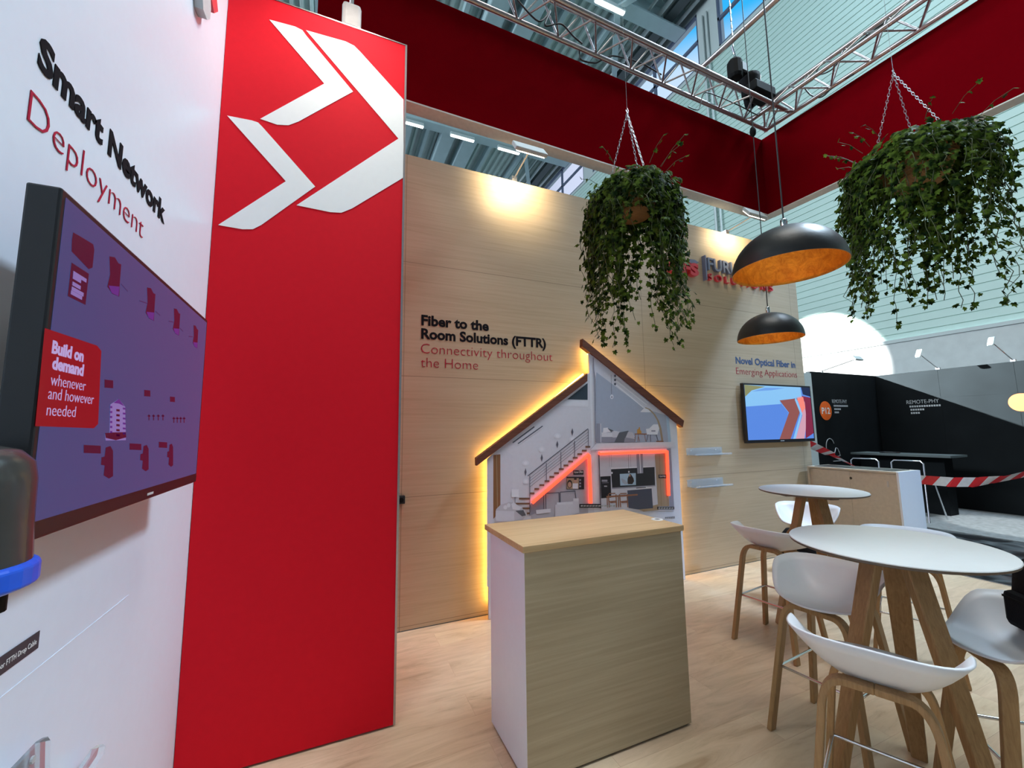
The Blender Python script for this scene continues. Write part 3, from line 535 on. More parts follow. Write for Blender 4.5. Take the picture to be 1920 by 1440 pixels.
pp(c3([(440, 1250), (470, 1228), (540, 1240), (520, 1310), (450, 1312)]), 'light'); pp(c3([(530, 1250), (640, 1228), (660, 1250), (600, 1320), (590, 1372), (470, 1372)]), 'cloth2'); pp(c3([(640, 1240), (700, 1250), (720, 1330), (610, 1310)]), 'cloth')
rc(c3, 720, 1262, 870, 1274, 'copper')
for a, b_ in (((735, 1272), (722, 1365)), ((765, 1272), (760, 1365)), ((840, 1272), (858, 1362)), ((765, 1300), (785, 1362))): ln(c3, a, b_, 6, 'copper')
pp(c3([(750, 1215), (775, 1200), (805, 1240), (800, 1262), (752, 1262)]), 'orange'); ln(c3, (778, 1185), (780, 1240), 14, 'orange')
pp(c3([(858, 1205), (900, 1200), (950, 1150), (1005, 1150), (1022, 1200), (1000, 1275), (870, 1275)]), 'glow'); rc(c3, 925, 1222, 975, 1240, 'shade')
for a, b_ in (((885, 1275), (865, 1362)), ((915, 1280), (918, 1362)), ((985, 1275), (1010, 1360))): ln(c3, a, b_, 7, 'rail')
# right wing, kitchen
pp(c2([(160, 225), (1420, 180), (1478, 1240), (245, 1230), (205, 300)]), 'light'); pp(c2([(55, 212), (160, 100), (1500, 75), (1500, 172)]), 'pale'); ln(c2, (60, 212), (160, 100), 5, 'shade'); pp(c2([(1350, 190), (1420, 185), (1478, 1215), (1400, 1215)]), 'shade'); ln(c2, (205, 245), (240, 1200), 12, 'black')
for x in (380, 415, 740): ln(c2, (x, 280), (x + 6, 500), 4, 'shade')
pp(c2([(410, 540), (1145, 500), (1155, 805), (430, 850)]), 'oven'); pp(c2([(410, 512), (1140, 484), (1142, 500), (412, 535)]), 'glow'); pp(c2([(425, 850), (1160, 805), (1160, 825), (430, 872)]), 'shade')
pp(c2([(230, 662), (405, 652), (415, 1015), (245, 1030)]), 'black'); rc(c2, 255, 715, 350, 750, 'shade'); ln(c2, (260, 770), (370, 765), 6, 'shade'); rc(c2, 295, 815, 345, 835, 'wallgrey')
pp(c2([(558, 618), (828, 603), (832, 803), (568, 815)]), 'sky'); pp(c2([(690, 700), (720, 625), (745, 620), (790, 690), (800, 740), (770, 790), (690, 790)]), 'hair'); el(c2, 727, 645, 14, 20, 'skin'); pp(c2([(580, 690), (650, 720), (700, 780), (650, 800), (600, 760)]), 'bluegrey')
for x, y in ((427, 600), (712, 582)): el(c2, x, y, 13, 18, 'glow')
ln(c2, (705, 290), (710, 570), 4, 'rail'); pp(c2([(840, 275), (945, 265), (955, 605), (855, 612)]), 'shade'); ln(c2, (895, 275), (912, 605), 16, 'pale')
pp(c2([(1150, 285), (1345, 265), (1395, 1165), (1205, 1165)]), 'tan'); ln(c2, (1225, 280), (1262, 1165), 5, 'brown')
pp(c2([(870, 1215), (1205, 1130), (1215, 1225), (960, 1252)]), 'tan'); pp(c2([(685, 885), (1095, 855), (1120, 1195), (870, 1218), (710, 1190)]), 'island'); pp(c2([(680, 880), (1000, 830), (1100, 845), (1095, 862), (690, 895)]), 'pale'); ln(c2, (835, 857), (1000, 845), 12, 'black'); pp(c2([(330, 990), (860, 955), (860, 982), (340, 1015)]), 'copper')
for x in (365, 555):
    for a, b_ in (((0, 960), (20, 1180)), ((130, 960), (140, 1180)), ((-20, 1000), (-15, 1180)), ((10, 950), (120, 945)), ((20, 1085), (130, 1075)), ((30, 1100), (130, 1095))): ln(c2, (x + a[0], a[1]), (x + b_[0], b_[1]), 16, 'copper')
rc(c2, 1212, 630, 1345, 690, 'black'); rc(c2, 1190, 1172, 1478, 1215, 'black')
for k in range(14): ln(c2, (1325 + k * 12, 1345 - k), (1328 + k * 12, 1370), 7, 'black')
pr.obj('room_print', PM, t)
def lab(s, cf, a, b_, cap):
    pa = atY(*cf([a])[0], YF - .016); pb = atY(*cf([b_])[0], YF - .016); letters('label_text', s, pa, XA, pb.x - pa.x, cap, 'whiteink', t, 0, .0003)
lab('Home Office', c1, (1412, 700), (1542, 695), .021); lab('Gaming', c2, (1228, 672), (1330, 668), .018)
for cf, x0_, x1_, y in ((c1, 1510, 2010, 1190), (c2, 1210, 1460, 1197)):
    bb = MB(); k = x0_
    while k < x1_: pa = atY(*cf([(k, y)])[0], YF - .0162); pb = atY(*cf([(k + 34, y)])[0], YF - .0162); bb.box(pa.x, pb.x, pa.y, pa.y + .0003, pa.z - .006, pa.z + .006); k += 44
    bb.obj('label_text', 'grey_ink', t)
for cf, a, b_ in ((c1, (785, 1140), (1632, 415)), (c1, (1636, 425), (1662, 1148)), (c2, (212, 270), (1345, 236)), (c2, (1352, 225), (1385, 982))):
    MB().tube([atY(*cf([a])[0], YF - .02), atY(*cf([b_])[0], YF - .02)], .0155, 8).obj('neon_tube', 'neon', t)

# ------------------------------------------------------------------ counter
t = thing('counter', 'oak-fronted counter with white side standing before the house panel', 'counter', (1.24, 1.92, 0))
cx0, cx1, cy0, cy1, ch = .795, 1.70, 1.715, 2.137, .968
MB().box(cx0, cx1, cy0, cy0 + .02, .012, ch - .03).obj('front_panel', 'oak', t)
MB().box(cx0 - .001, cx0 + .018, cy0 + .0005, cy1, .012, ch - .03).obj('side_panel', 'white', t); MB().box(cx1 - .018, cx1 + .001, cy0 + .02, cy1, .012, ch - .03).obj('side_panel', 'white', t)
MB().box(cx0 + .018, cx1 - .018, cy1 - .02, cy1, .012, ch - .03).obj('back_panel', 'white', t)
MB().box(cx0 - .012, cx1 + .012, cy0 - .012, cy1 + .06, ch - .028, ch).obj('worktop', 'oak_top', t, bev=.0015)
MB().box(cx0 + .01, cx1 - .01, cy0 + .012, cy1 - .01, 0, .012).obj('plinth', 'black', t)
gc = atZ(1232, 974, ch)
b = MB().lathe([(.016, .0), (.016, .003), (.03, .003), (.032, .0)], 24, (gc.x, gc.y, ch)); b.obj('grommet', 'whitetop', t); MB().disc((gc.x, gc.y, ch + .0008), XA, YA, .016, .016).obj('cable_hole', 'black', t)
# ------------------------------------------------------------------ small things on the walls
for label, x, z in (('clear acrylic ledge shelf, upper one under the ivy', 3.69, 1.19), ('clear acrylic ledge shelf, lower one beside the house panel', 3.675, .865)):
    t = thing('acrylic_shelf', label, 'shelf', (x, YB, z), 'acrylic shelves on the wood wall')
    MB().box(x - .26, x + .26, YB - .13, YB - .001, z, z + .006).obj('ledge', 'acrylic', t); MB().box(x - .26, x + .26, YB - .007, YB - .001, z + .006, z + .075).obj('back_plate', 'acrylic', t); MB().box(x - .26, x + .26, YB - .13, YB - .124, z + .006, z + .02).obj('front_lip', 'acrylic', t)
    for d in (-.2, .16): MB().disc((x + d, YB - .009, z + .05), XA, ZA, .006, .006, (0, -.004, 0), 10).obj('screw', 'whitetop', t)
t = thing('wall_socket', 'small black socket box on the wood wall against the red tower', 'socket', (.5, YB, .94))
MB().box(.46, .535, YB - .04, YB - .001, .93, .99).obj('box', 'black', t, bev=.004); MB().disc((.505, YB - .041, .96), XA, ZA, .018, .018, (0, -.002, 0), 14).obj('outlet', 'rubber', t)
t = thing('splice_closure', 'smoky domed cable closure with blue collar on the white wall', 'cable closure', (-.46, .82, 1.25))
cc = (-.46, .82, 0)
MB().lathe([(.078, 1.296), (.075, 1.35), (.074, 1.41), (.07, 1.435), (.055, 1.452), (.03, 1.459), (0, 1.46)], 32, cc).obj('dome', 'smoke', t)
MB().lathe([(.0, 1.262), (.075, 1.262), (.086, 1.267), (.086, 1.293), (.08, 1.298), (.0, 1.298)], 32, cc, smooth=False).obj('collar', 'blue', t, bev=.003)
MB().lathe([(.012, 0), (.017, .0), (.017, .03), (.019, .032), (.019, .036), (0, .036)], 14, (-.43, .852, 1.226)).obj('cable_port', 'rubber', t)
MB().lathe([(.012, 0), (.017, .0), (.017, .03), (0, .036)], 14, (-.47, .80, 1.226)).obj('cable_port', 'rubber', t)
MB().box(XW + .001, -.5, .79, .85, 1.29, 1.42).obj('wall_bracket', 'black', t)
t = thing('wall_label', 'dark strip label reading FTTH Drop Cable low on the white wall', 'label', (XW, 1.1, 1.03))
MB().box(XW + .0005, XW + .002, 1.12, 1.272, 1.022, 1.057).obj('strip', 'label_dark', t); letters('label_text', 'Indoor FTTH Drop Cable', (XW + .0022, 1.136, 1.034), YA, .127, .0105, 'whiteink', t, 0, .0003)
t = thing('acrylic_bracket', 'pale acrylic holder plate with a screw low on the white wall, left one', 'bracket', (XW, 1.22, .6), 'acrylic holders on the white wall')
MB().prism([atX(x, y, -.535) for x, y in ((-60, 1545), (20, 1440), (68, 1390), (80, 1383), (85, 1390), (84, 1440), (80, 1560))], (.008, 0, 0)).obj('plate', 'acrylic', t); p = atX(64, 1424, -.52); MB().disc(p, YA, ZA, .007, .007, (-.004, 0, 0), 10).obj('screw', 'grey_ink', t); MB().box(XW + .001, -.535, 1.16, 1.24, .7, .715).obj('spacer', 'acrylic', t)
t = thing('acrylic_bracket', 'pale acrylic hook plate low on the white wall, right one', 'bracket', (XW, 1.46, .5), 'acrylic holders on the white wall')
MB().prism([atX(x, y, -.535) for x, y in ((120, 1500), (150, 1435), (170, 1405), (180, 1398), (185, 1402), (182, 1416), (166, 1440), (150, 1500))], (.014, 0, 0)).obj('plate', 'acrylic', t); MB().box(XW + .001, -.535, 1.44, 1.48, .62, .635).obj('spacer', 'acrylic', t)
# ------------------------------------------------------------------ sideboard
t = thing('sideboard', 'low sand-coloured sliding-door cabinet with white end at the wood wall corner', 'cabinet', (5.48, 2.8, 0))
sx0, sx1, sy0, sy1, sh = 5.27, 5.69, 2.37, 3.25, 1.005
MB().box(sx0 + .02, sx1 - .01, sy0 + .015, sy1, .02, sh - .02).obj('body', 'beige', t); MB().box(sx0, sx1, sy0 - .002, sy0 + .016, 0, sh).obj('end_panel', 'white', t); MB().box(sx0, sx1, sy1 - .02, sy1, 0, sh).obj('end_panel', 'beige', t)
MB().box(sx0, sx1, sy0 + .016, sy1 - .02, sh - .02, sh).obj('top_panel', 'beige', t)
MB().box(sx0 + .06, sx1 - .06, sy0 + .06, sy1 - .05, sh, sh + .004).obj('top_mat', 'black', t)
d1 = MB().box(sx0 + .008, sx0 + .02, sy0 + .02, 2.83, .03, sh - .025).obj('sliding_door', 'beige', t); d2 = MB().box(sx0 + .003, sx0 + .012, 2.81, sy1 - .06, .03, sh - .025).obj('sliding_door', 'beige', t)
for y, k in ((2.8, d1), ): MB().disc((sx0 + .0075, y, sh - .1), YA, ZA, .014, .014, (-.003, 0, 0), 14).obj('lock', 'black', k)
MB().box(sx0 + .0045, sx0 + .0075, sy0 + .09, sy0 + .105, sh - .16, sh - .1).obj('handle', 'grey_ink', t)

# ------------------------------------------------------------------ bar tables
TH = .985; TR = .352
def bar_table(label):
    t = thing('bar_table', label, 'table', (0, 0, 0), 'round white bar tables')
    MB().lathe([(0, TH), (TR - .002, TH), (TR, TH - .003)], 64, smooth=False).obj('tabletop', 'whitetop', t)
    MB().lathe([(TR, TH - .003), (TR - .002, TH - .012), (TR - .012, TH - .016), (0, TH - .016)], 64, smooth=False).obj('top_edge', 'edge', t)
    for a in (155, 22, 250):
        a = math.radians(a); u = V((math.cos(a), math.sin(a), 0)); s_ = V((-u.y, u.x, 0))
        MB().bar([u * .075 + V((0, 0, TH - .03)), u * .2 + V((0, 0, .49)), u * .325 + V((0, 0, 0.0))], s_, [.082, .07, .055], .034).obj('leg', 'leg_oak', t, bev=.006)
        MB().bar([u * .02 + V((0, 0, TH - .034)), u * .22 + V((0, 0, TH - .03))], s_, .07, .026).obj('support_arm', 'edge', t, bev=.006)
    a = math.radians(300); u = V((math.cos(a), math.sin(a), 0)); MB().bar([u * .02 + V((0, 0, TH - .03)), u * .29 + V((0, 0, TH - .028))], V((-u.y, u.x, 0)), .06, .02).obj('support_arm', 'edge', t, bev=.008)
    return t
bt = bar_table('round white bar table nearest the camera, with the seats around it'); bt.location = (2.15, 1.02, 0)
dup(bt, (3.43, 2.1, 0), 0, 'round white bar table farther back, before the sideboard')
# ------------------------------------------------------------------ bar stools
def bar_stool(label):
    t = thing('bar_stool', label, 'stool', (0, 0, 0), 'white shell bar stools')
    b = MB(); NA, NR = 56, 10; vs = []; zb = .622
    for i in range(NR + 1):
        r = max(i, .01) / NR
        for k in range(NA):
            a = 2 * PI * k / NA; ca, sa = math.cos(a), math.sin(a)   # +x = front
            e = 2.0 if ca > 0 else 3.2; den = (abs(ca) ** e + abs(sa) ** e) ** (1 / e)
            wy = .23 if ca < .2 else .23 - .03 * (ca - .2)
            wx = .205 if ca > 0 else .185
            bk = max(0, min(1, (.72 - ca) / .75)); bk = bk * bk * (3 - 2 * bk)
            h = .036 + .106 * bk + .012 * max(0, -ca)
            if ca > .45: h -= .012 * (ca - .45)
            px = wx * ca / den * r; py = wy * sa / den * r
            z_ = zb + h * r ** 2.3 + .012 * r ** 2 - (.022 * max(0, ca) * r ** 3)
            vs.append((px - .012 * bk * r ** 4, py, z_))
    fs = [(i * NA + k, (i + 1) * NA + k, (i + 1) * NA + (k + 1) % NA, i * NA + (k + 1) % NA) for i in range(1, NR) for k in range(NA)]
    fs += [(NA * (NR + 1), NA + k, NA + (k + 1) % NA) for k in range(NA)]; vs.append((0, 0, zb))
    b.add(vs, fs, 0, True); b.obj('seat_shell', 'shell', t, solid=.009)
    for sx in (1, -1):
        for sy in (1, -1):
            tz = .598 if sx > 0 else .640; f = V((sx * .205, sy * .20, 0)); k = V((sx * .135, sy * .14, tz - .085)); e = V((sx * .118, 0, tz))
            pts = [f, f.lerp(k, .5), k]
            for q_ in range(1, 7):
                u = q_ / 7; c = V((sx * .122, sy * .128, tz)); pts.append(k * (1 - u) ** 2 + c * 2 * u * (1 - u) + V((sx * .119, sy * .075, tz)) * u * u)
            pts += [V((sx * .119, sy * .075, tz)), e]
            sd = V((-sy, sx, 0)) if sx * sy > 0 else V((sy, -sx, 0)); sd = XA
            MB().bar(pts, sd, .046, .022).obj('leg', 'leg_oak', t, bev=.004)
    q_ = .158; zf = .30
    MB().tube([(q_, q_, zf), (-q_, q_, zf)], .0065, 8).tube([(-q_, q_, zf), (-q_, -q_, zf)], .0065, 8).tube([(-q_, -q_, zf), (q_, -q_, zf)], .0065, 8).tube([(q_, -q_, zf), (q_, q_, zf)], .0065, 8).obj('footrest', 'chrome', t)
    return t
bs = bar_stool('white bar stool in front, its low back towards the camera'); bs.location = (1.72, .897, 0); bs.rotation_euler = (0, 0, math.radians(24))
dup(bs, (2.88, 2.06, 0), math.radians(8), 'white bar stool left of the far table, back turned to the house panel')
dup(bs, (3.86, 2.42, 0), math.radians(205), 'white bar stool behind the far table, seat open to the camera')
dup(bs, (2.255, 1.355, 0), math.radians(186), 'white bar stool left of the near table with its open seat showing')
dup(bs, (2.39, .76, 0), math.radians(137), 'white bar stool at the right edge carrying a black rucksack')
dup(bs, (3.44, 1.55, 0), math.radians(203), 'white bar stool mostly hidden behind the near tabletop, before the sideboard end')
# rucksack on the right stool, and a black bag on the floor by the far table
def rucksack(label, c, s, rz):
    t = thing('rucksack', label, 'bag', c, 'black bags'); t.rotation_euler = (0, 0, rz)
    o_ = t['_o']; b = MB(); c = V(c); prof = [(.0, 0), (.8, .02), (1, .15), (1.02, .5), (.92, .8), (.6, .97), (0, 1)]; n_ = 20; vs = []
    for r, z_ in prof:
        for k in range(n_):
            a = 2 * PI * k / n_; ca, sa = math.cos(a), math.sin(a); e = 3; d = (abs(ca) ** e + abs(sa) ** e) ** (1 / e)
            vs.append(c + V((ca / d * r * .095 * s, sa / d * r * .14 * s, z_ * .36 * s)))
    b.add(vs, [(i * n_ + k, i * n_ + (k + 1) % n_, (i + 1) * n_ + (k + 1) % n_, (i + 1) * n_ + k) for i in range(len(prof) - 1) for k in range(n_)], 0, True); b.obj('body', 'fabric_black', t)
    MB().box(c.x + .07 * s, c.x + .13 * s, c.y - .1 * s, c.y + .1 * s, c.z + .03 * s, c.z + .2 * s).obj('front_pocket', 'fabric_black', t, bev=.035)
    MB().tube([c + V((-.03, -.05, .34)) * s, c + V((-.03, -.04, .40)) * s, c + V((-.03, .04, .40)) * s, c + V((-.03, .05, .34)) * s], .009 * s, 6).obj('handle', 'cable', t)
    for d in (-1, 1): MB().tube([c + V((-.08, d * .06, .33)) * s, c + V((-.14, d * .08, .2)) * s, c + V((-.12, d * .1, .05)) * s, c + V((-.09, d * .1, .02)) * s], .012 * s, 6).obj('shoulder_strap', 'fabric_black', t)
    MB().box(c.x + .131 * s, c.x + .134 * s, c.y - .08 * s, c.y + .08 * s, c.z + .165 * s, c.z + .175 * s).obj('zip', 'rubber', t)
    return t
rucksack('black rucksack lying on the bar stool at the right edge', (2.50, .70, .665), .8, math.radians(140))
rucksack('black bag on the floor behind the far table', (4.45, 2.9, 0), 1.2, math.radians(200))

# ------------------------------------------------------------------ pendant lamps
def pendant(label, c, R, top, plug=None):
    c = V(c); t = thing('pendant_lamp', label, 'lamp', c, 'black dome lamps with gold inside')
    hh = .214; pr_ = [(R * math.cos(a), hh * math.sin(a)) for a in [i * PI / 2 / 16 for i in range(16)]] + [(.0, hh)]
    MB().lathe(pr_, 56, c).obj('shade', 'pend', t)
    MB().lathe([(0, hh - .004)] + [(r * .985, z_ - .003 if z_ > .01 else 0) for r, z_ in reversed(pr_[:-1])] + [(R, 0)], 56, c).obj('lining', 'gold', t)
    MB().lathe([(.014, 0), (.016, .01), (.016, .05), (.008, .06), (0, .06)], 16, c + V((0, 0, hh - .002))).obj('cap', 'chrome', t)
    MB().tube([c + V((0, 0, hh + .05)), (c.x, c.y, top)], .0035, 6).obj('cord', 'cable', t)
    MB().tube([c + V((0, 0, hh - .01)), c + V((0, 0, hh - .032))], .014, 10).obj('socket', 'black', t)
    bb = MB(); bb.lathe([(0.008, -.0), (.016, -.012), (.017, -.02), (.012, -.03), (0, -.034)], 12, c + V((0, 0, hh - .03))); bb.obj('bulb', 'bulb', t)
    if plug: MB().lathe([(.005, -.05), (.022, -.03), (.026, 0), (.02, .03), (.005, .05)], 10, (c.x, c.y, plug)).obj('connector', 'rubber', t)
    l = bpy.data.lights.new('bulb_glow', 'POINT'); l.energy = 1.0; l.color = (1, .62, .25); l.shadow_soft_size = .012; lo = bpy.data.objects.new('bulb_glow', l); C.objects.link(lo); lo.location = c + V((0, 0, hh - .085)); 
    return t
pendant('larger-looking black dome lamp hanging nearer the camera, gold inside', (2.085, 1.292, 2.258), .249, 9)
pendant('smaller-looking black dome lamp hanging lower behind, gold inside', (3.27, 2.215, 2.19), .238, 9, 4.02)

# ------------------------------------------------------------------ hanging ivy
LEAF = [(0, 0), (-.22, -.14), (-.50, .02), (-.36, .30), (-.52, .55), (-.2, .58), (0, 1.0), (.2, .58), (.52, .55), (.36, .30), (.50, .02), (.22, -.14)]
def leaf(b, p, nrm, tipdir, s):
    tipdir = (tipdir - nrm * tipdir.dot(nrm)).normalized(); sd = tipdir.cross(nrm)
    vs = [p + tipdir * (y * s) + sd * (x * s) + nrm * (-.22 * s * abs(x) + random.uniform(-.02, .02) * s) for x, y in LEAF]
    vs.append(p + tipdir * .35 * s + nrm * .05 * s); k = len(vs) - 1
    b.add(vs, [(i, (i + 1) % 12, k) for i in range(12)], 0, False)
def ivy(label, apex, rim, seed, spec):
    random.seed(seed); apex = V(apex); rim = V(rim); R, Dp = spec['R'], spec['D']
    t = thing('hanging_ivy', label, 'plant', rim - V((0, 0, Dp)), 'ivy baskets hanging from chains')
    MB().lathe([(0, -Dp), (R * .62, -Dp), (R * .8, -Dp * .6), (R * .95, -Dp * .15), (R, 0), (R * .93, .0), (R * .86, -.04), (0, -.04)], 28, rim).obj('basket', 'wicker', t)
    rn = MB()
    for k in range(7): z_ = -Dp * (.08 + k * .14); r_ = R * (1.0 - .36 * (k * .14 + .08)); rn.tube([rim + V((r_ * math.cos(a * PI / 12), r_ * math.sin(a * PI / 12), z_)) for a in range(25)], .005, 5, cap=False)
    rn.obj('basket_weave', 'wicker', t)
    for k in range(3):
        a = spec['rot'] + k * 2 * PI / 3; e = rim + V((R * math.cos(a), R * math.sin(a), 0)); ch = MB(); n_ = int((e - apex).length / .024); d = (e - apex) / n_; u = d.normalized(); s1 = u.cross(ZA).normalized(); s2 = u.cross(s1)
        for i in range(n_):
            c = apex + d * (i + .5); w = s1 if i % 2 else s2; L_ = d.length * .68
            ch.tube([c - u * L_ + w * 0, c - u * L_ * .5 + w * .006, c + u * L_ * .5 + w * .006, c + u * L_, c + u * L_ * .5 - w * .006, c - u * L_ * .5 - w * .006, c - u * L_], .0017, 4, cap=False)
        ch.obj('chain', 'steel', t)
    MB().tube([apex + V((0, 0, -.01)), apex + V((.012, 0, .015)), apex + V((0, 0, .04)), apex + V((-.01, 0, .02)), apex], .003, 6).obj('ring', 'steel', t)
    MB().tube([apex + V((0, 0, .04)), (apex.x, apex.y, spec.get('top', 9))], .0012, 4).obj('wire', 'steel', t)
    lv = MB(); st = MB()
    # crown
    for i in range(spec['crown']):
        a = random.uniform(0, 2 * PI); q_ = random.random() ** .6 * spec['W']; h_ = spec['H'] * (1 - (q_ / spec['W']) ** 2) * random.uniform(.35, 1) + random.uniform(-.10, .03)
        p = rim + V((q_ * math.cos(a), q_ * math.sin(a), h_ - .02)); o_ = V((math.cos(a), math.sin(a), .5 + random.uniform(-.4, .6))).normalized()
        leaf(lv, p, (o_ + V((random.uniform(-.4, .4), random.uniform(-.4, .4), random.uniform(-.3, .3)))).normalized(), V((math.cos(a), math.sin(a), -.9 + random.uniform(-.5, .5))), random.uniform(.036, .066))
    # trailing stems
    for i in range(spec['vines'] + spec['skirt']):
        a = random.uniform(0, 2 * PI); short = i >= spec['vines']
        while not short and spec['gap'](a): a = random.uniform(0, 2 * PI)
        L_ = spec['len'](a) * (random.uniform(.2, .42) if short else random.choice((random.uniform(.5, .85), random.uniform(.75, 1.12))))
        q_ = R * random.uniform(.7, 1.0); out = spec['W'] * random.uniform(.85, 1.12) - q_
        pts = []; n_ = max(6, int(L_ / .05)); wob = random.uniform(0, 6); wa = random.uniform(.01, .035)
        for k in range(n_ + 1):
            u = k / n_; rr = q_ + out * min(1, u * 3.2) ** .7 + .05 * u * random.uniform(-.5, 1) ; zz = .05 * math.sin(min(1, u * 5) * PI) - L_ * u ** 1.15
            pts.append(rim + V((rr * math.cos(a) + wa * math.sin(wob + u * 9), rr * math.sin(a) + wa * math.cos(wob * 2 + u * 8), zz)))
        st.tube(pts, .0022, 4, cap=False)
        for k in range(len(pts)):
            for _ in range(spec['dens'] if random.random() < .8 else 1):
                if k > .8 * n_ and random.random() < .3: continue
                p = pts[k] + V((random.uniform(-.03, .03), random.uniform(-.03, .03), random.uniform(-.03, .03)))
                o_ = (V((math.cos(a), math.sin(a), 0)) + V((random.uniform(-.8, .8), random.uniform(-.8, .8), random.uniform(-.1, .7)))).normalized()
                leaf(lv, p, o_, V((random.uniform(-.6, .6), random.uniform(-.6, .6), -1)), random.uniform(.034, .06) * (1 - .25 * k / n_))
    # a few shoots standing up and out
    for i in range(spec['shoots']):
        a = random.uniform(0, 2 * PI); L_ = random.uniform(.1, .2); p0 = rim + V((spec['W'] * .8 * math.cos(a), spec['W'] * .8 * math.sin(a), .08)); p1 = p0 + V((math.cos(a) * L_, math.sin(a) * L_, random.uniform(.02, .14)))
        st.tube([p0, (p0 + p1) / 2 + V((0, 0, .02)), p1], .0018, 4, cap=False)
        for u in (.4, .7, 1): leaf(lv, p0.lerp(p1, u), V((random.uniform(-1, 1), random.uniform(-1, 1), .6)).normalized(), p1 - p0, .03)
    o = lv.obj('ivy_leaves', 'leaf', t); o['kind'] = 'stuff'; st.obj('ivy_stems', 'vine', t)['kind'] = 'stuff'
    return t
pa = atD(1176, 212, 3.1)
ivy('dense ivy basket hanging in front of the wood wall', pa, (pa.x + .03, pa.y + .02, pa.z - .62), 3, dict(R=.19, D=.18, rot=.4, W=.30, H=.2, crown=900, vines=92, skirt=110, dens=2, shoots=9, gap=lambda a: (3.75 < a < 4.35 or .6 < a < 1.2) and random.random() < .85, len=lambda a: 1.0))
pa = atD(1675, 138, 3.0)
ivy('spreading ivy basket hanging at right before the pale hall wall', pa, (pa.x + .04, pa.y - .04, pa.z - .66), 11, dict(R=.23, D=.2, rot=2.3, W=.38, H=.19, crown=900, vines=96, skirt=80, dens=2, shoots=12, gap=lambda a: (4.0 < a < 4.55 or 5.5 < a < 6.0) and random.random() < .85, len=lambda a: 1.0))

# ------------------------------------------------------------------ black booth beyond the aisle
XB, YBB = 10.67, 5.01
struct(MB().box(8.47, XB + .08, YBB, YBB + .08, -.05, 2.54).obj('wall_booth_back', 'booth'))
b = MB().box(XB, XB + .08, -3, YBB, -.05, 2.54)
for y in (4.006, 3.03, 2.05): b.box(XB - .002, XB + .001, y - .004, y + .004, -.05, 2.54)
b.box(XB - .002, XB + .001, -3, 4.0, 2.0, 2.006); struct(b.obj('wall_booth_right', 'booth'))
struct(MB().box(8.2, 8.465, YBB - .02, YBB + .1, -.06, 2.5).obj('trim_5', 'post'))
def booth_sign(label, p0, xa, w, circ, cr):
    xa = V(xa); p0 = V(p0); nr = xa.cross(ZA); t = thing('booth_sign', label, 'sign', p0 - V((0, 0, .25)), 'signs in the black booth')
    letters('heading', 'REMOTE-PHY', p0 + nr * .001, xa, w, .075, 'grey_ink', t, -.005)
    for k, (a, b_) in enumerate(((.08, 1), (.1, .5), (.1, .38))):
        q_ = p0 + nr * .001 + V((0, 0, -.07 - .065 * k)); m_ = MB(); u = a
        while u < b_ - .02: m_.prism([q_ + xa * (w * u), q_ + xa * (w * (u + .055)), q_ + xa * (w * (u + .055)) + V((0, 0, .035)), q_ + xa * (w * u) + V((0, 0, .035))], nr * .001); u += .075
        m_.obj('small_print', 'grey_ink', t)
    if circ is not None:
        c = V(circ); MB().disc(c + nr * .001, xa, ZA, cr, cr, nr * .004, 40).obj('orange_disc', 'orange', t); letters('disc_text', 'P12', c + nr * .006 - xa * cr * .7 - V((0, 0, .06)), xa, cr * 1.4, .12, 'whiteink', t, .02)
booth_sign('orange P12 disc and grey REMOTE-PHY text on the black booth back wall', (9.08, YBB, 1.935), XA, .49, (8.846, YBB, 1.783), .185)
booth_sign('grey REMOTE-PHY text under the pale patch on the right booth wall', (XB, 4.525, 1.905), -YA, .49, None, 0)
tag(MB().disc((XB - .001, 3.0, 1.84), YA, ZA, .15, .15, (-.004, 0, 0), 40).obj('orange_disc', 'orange'), 'orange disc on the booth wall, cut by the right frame edge', 'sign')
b = MB(); cc = atY(1557, 838, YBB - .007)
b.tube([cc + V((.13 * math.cos(a), 0, .16 * math.sin(a))) for a in [i * PI / 14 + .4 for i in range(24)]], .007, 6); b.tube([cc + V((.1, 0, -.15)), cc + V((.17, 0, -.02)), cc + V((.22, 0, -.03)), cc + V((.27, 0, -.12)), cc + V((.29, 0, -.18)), cc + V((.1, 0, -.19))], .007, 6); b.box(cc.x + .05, cc.x + .28, cc.y - .005, cc.y + .005, cc.z - .28, cc.z - .268)
tag(b.obj('line_emblem', 'grey_ink'), 'pale line-drawn emblem on the black booth wall behind the tape', 'emblem')
t = thing('bar_counter', 'matt black counter with pale-edged top inside the dark booth', 'counter', (9.7, 4.2, -.05))
MB().box(9.62, 9.9, 3.67, 4.9, -.05, .93).obj('body', 'booth', t); MB().box(9.4, 9.98, 3.5, 4.95, .93, .965).obj('worktop', 'dark_steel', t)
tag(MB().tube([(9.7 + .14 * math.cos(a * PI / 8), 4.45 + .14 * math.sin(a * PI / 8), .975) for a in range(17)], .01, 6).obj('cable_coil', 'cable'), 'black cable coil lying on the dark booth counter', 'cable')
def chrome_stool(label, c):
    c = V(c); t = thing('chrome_stool', label, 'stool', c, 'chrome stools in the booth'); w = .21
    MB().tube([c + V((0, -w, .62)), c + V((.0, -w, .86)), c + V((0, -w + .04, .9)), c + V((0, w - .04, .9)), c + V((0, w, .86)), c + V((0, w, .62))], .014, 8).obj('back_rail', 'chrome', t)
    MB().box(c.x - .02, c.x + .38, c.y - .19, c.y + .19, .6, .64).obj('seat', 'black', t, bev=.015)
    for a, b_ in ((-.1, -.24), (-.1, .24), (.46, -.24), (.46, .24)): MB().tube([c + V((.05 if a < 0 else .32, b_ * .75, .6 - c.z)), V((c.x + a, c.y + b_, -.05))], .012, 8).obj('leg', 'chrome', t)
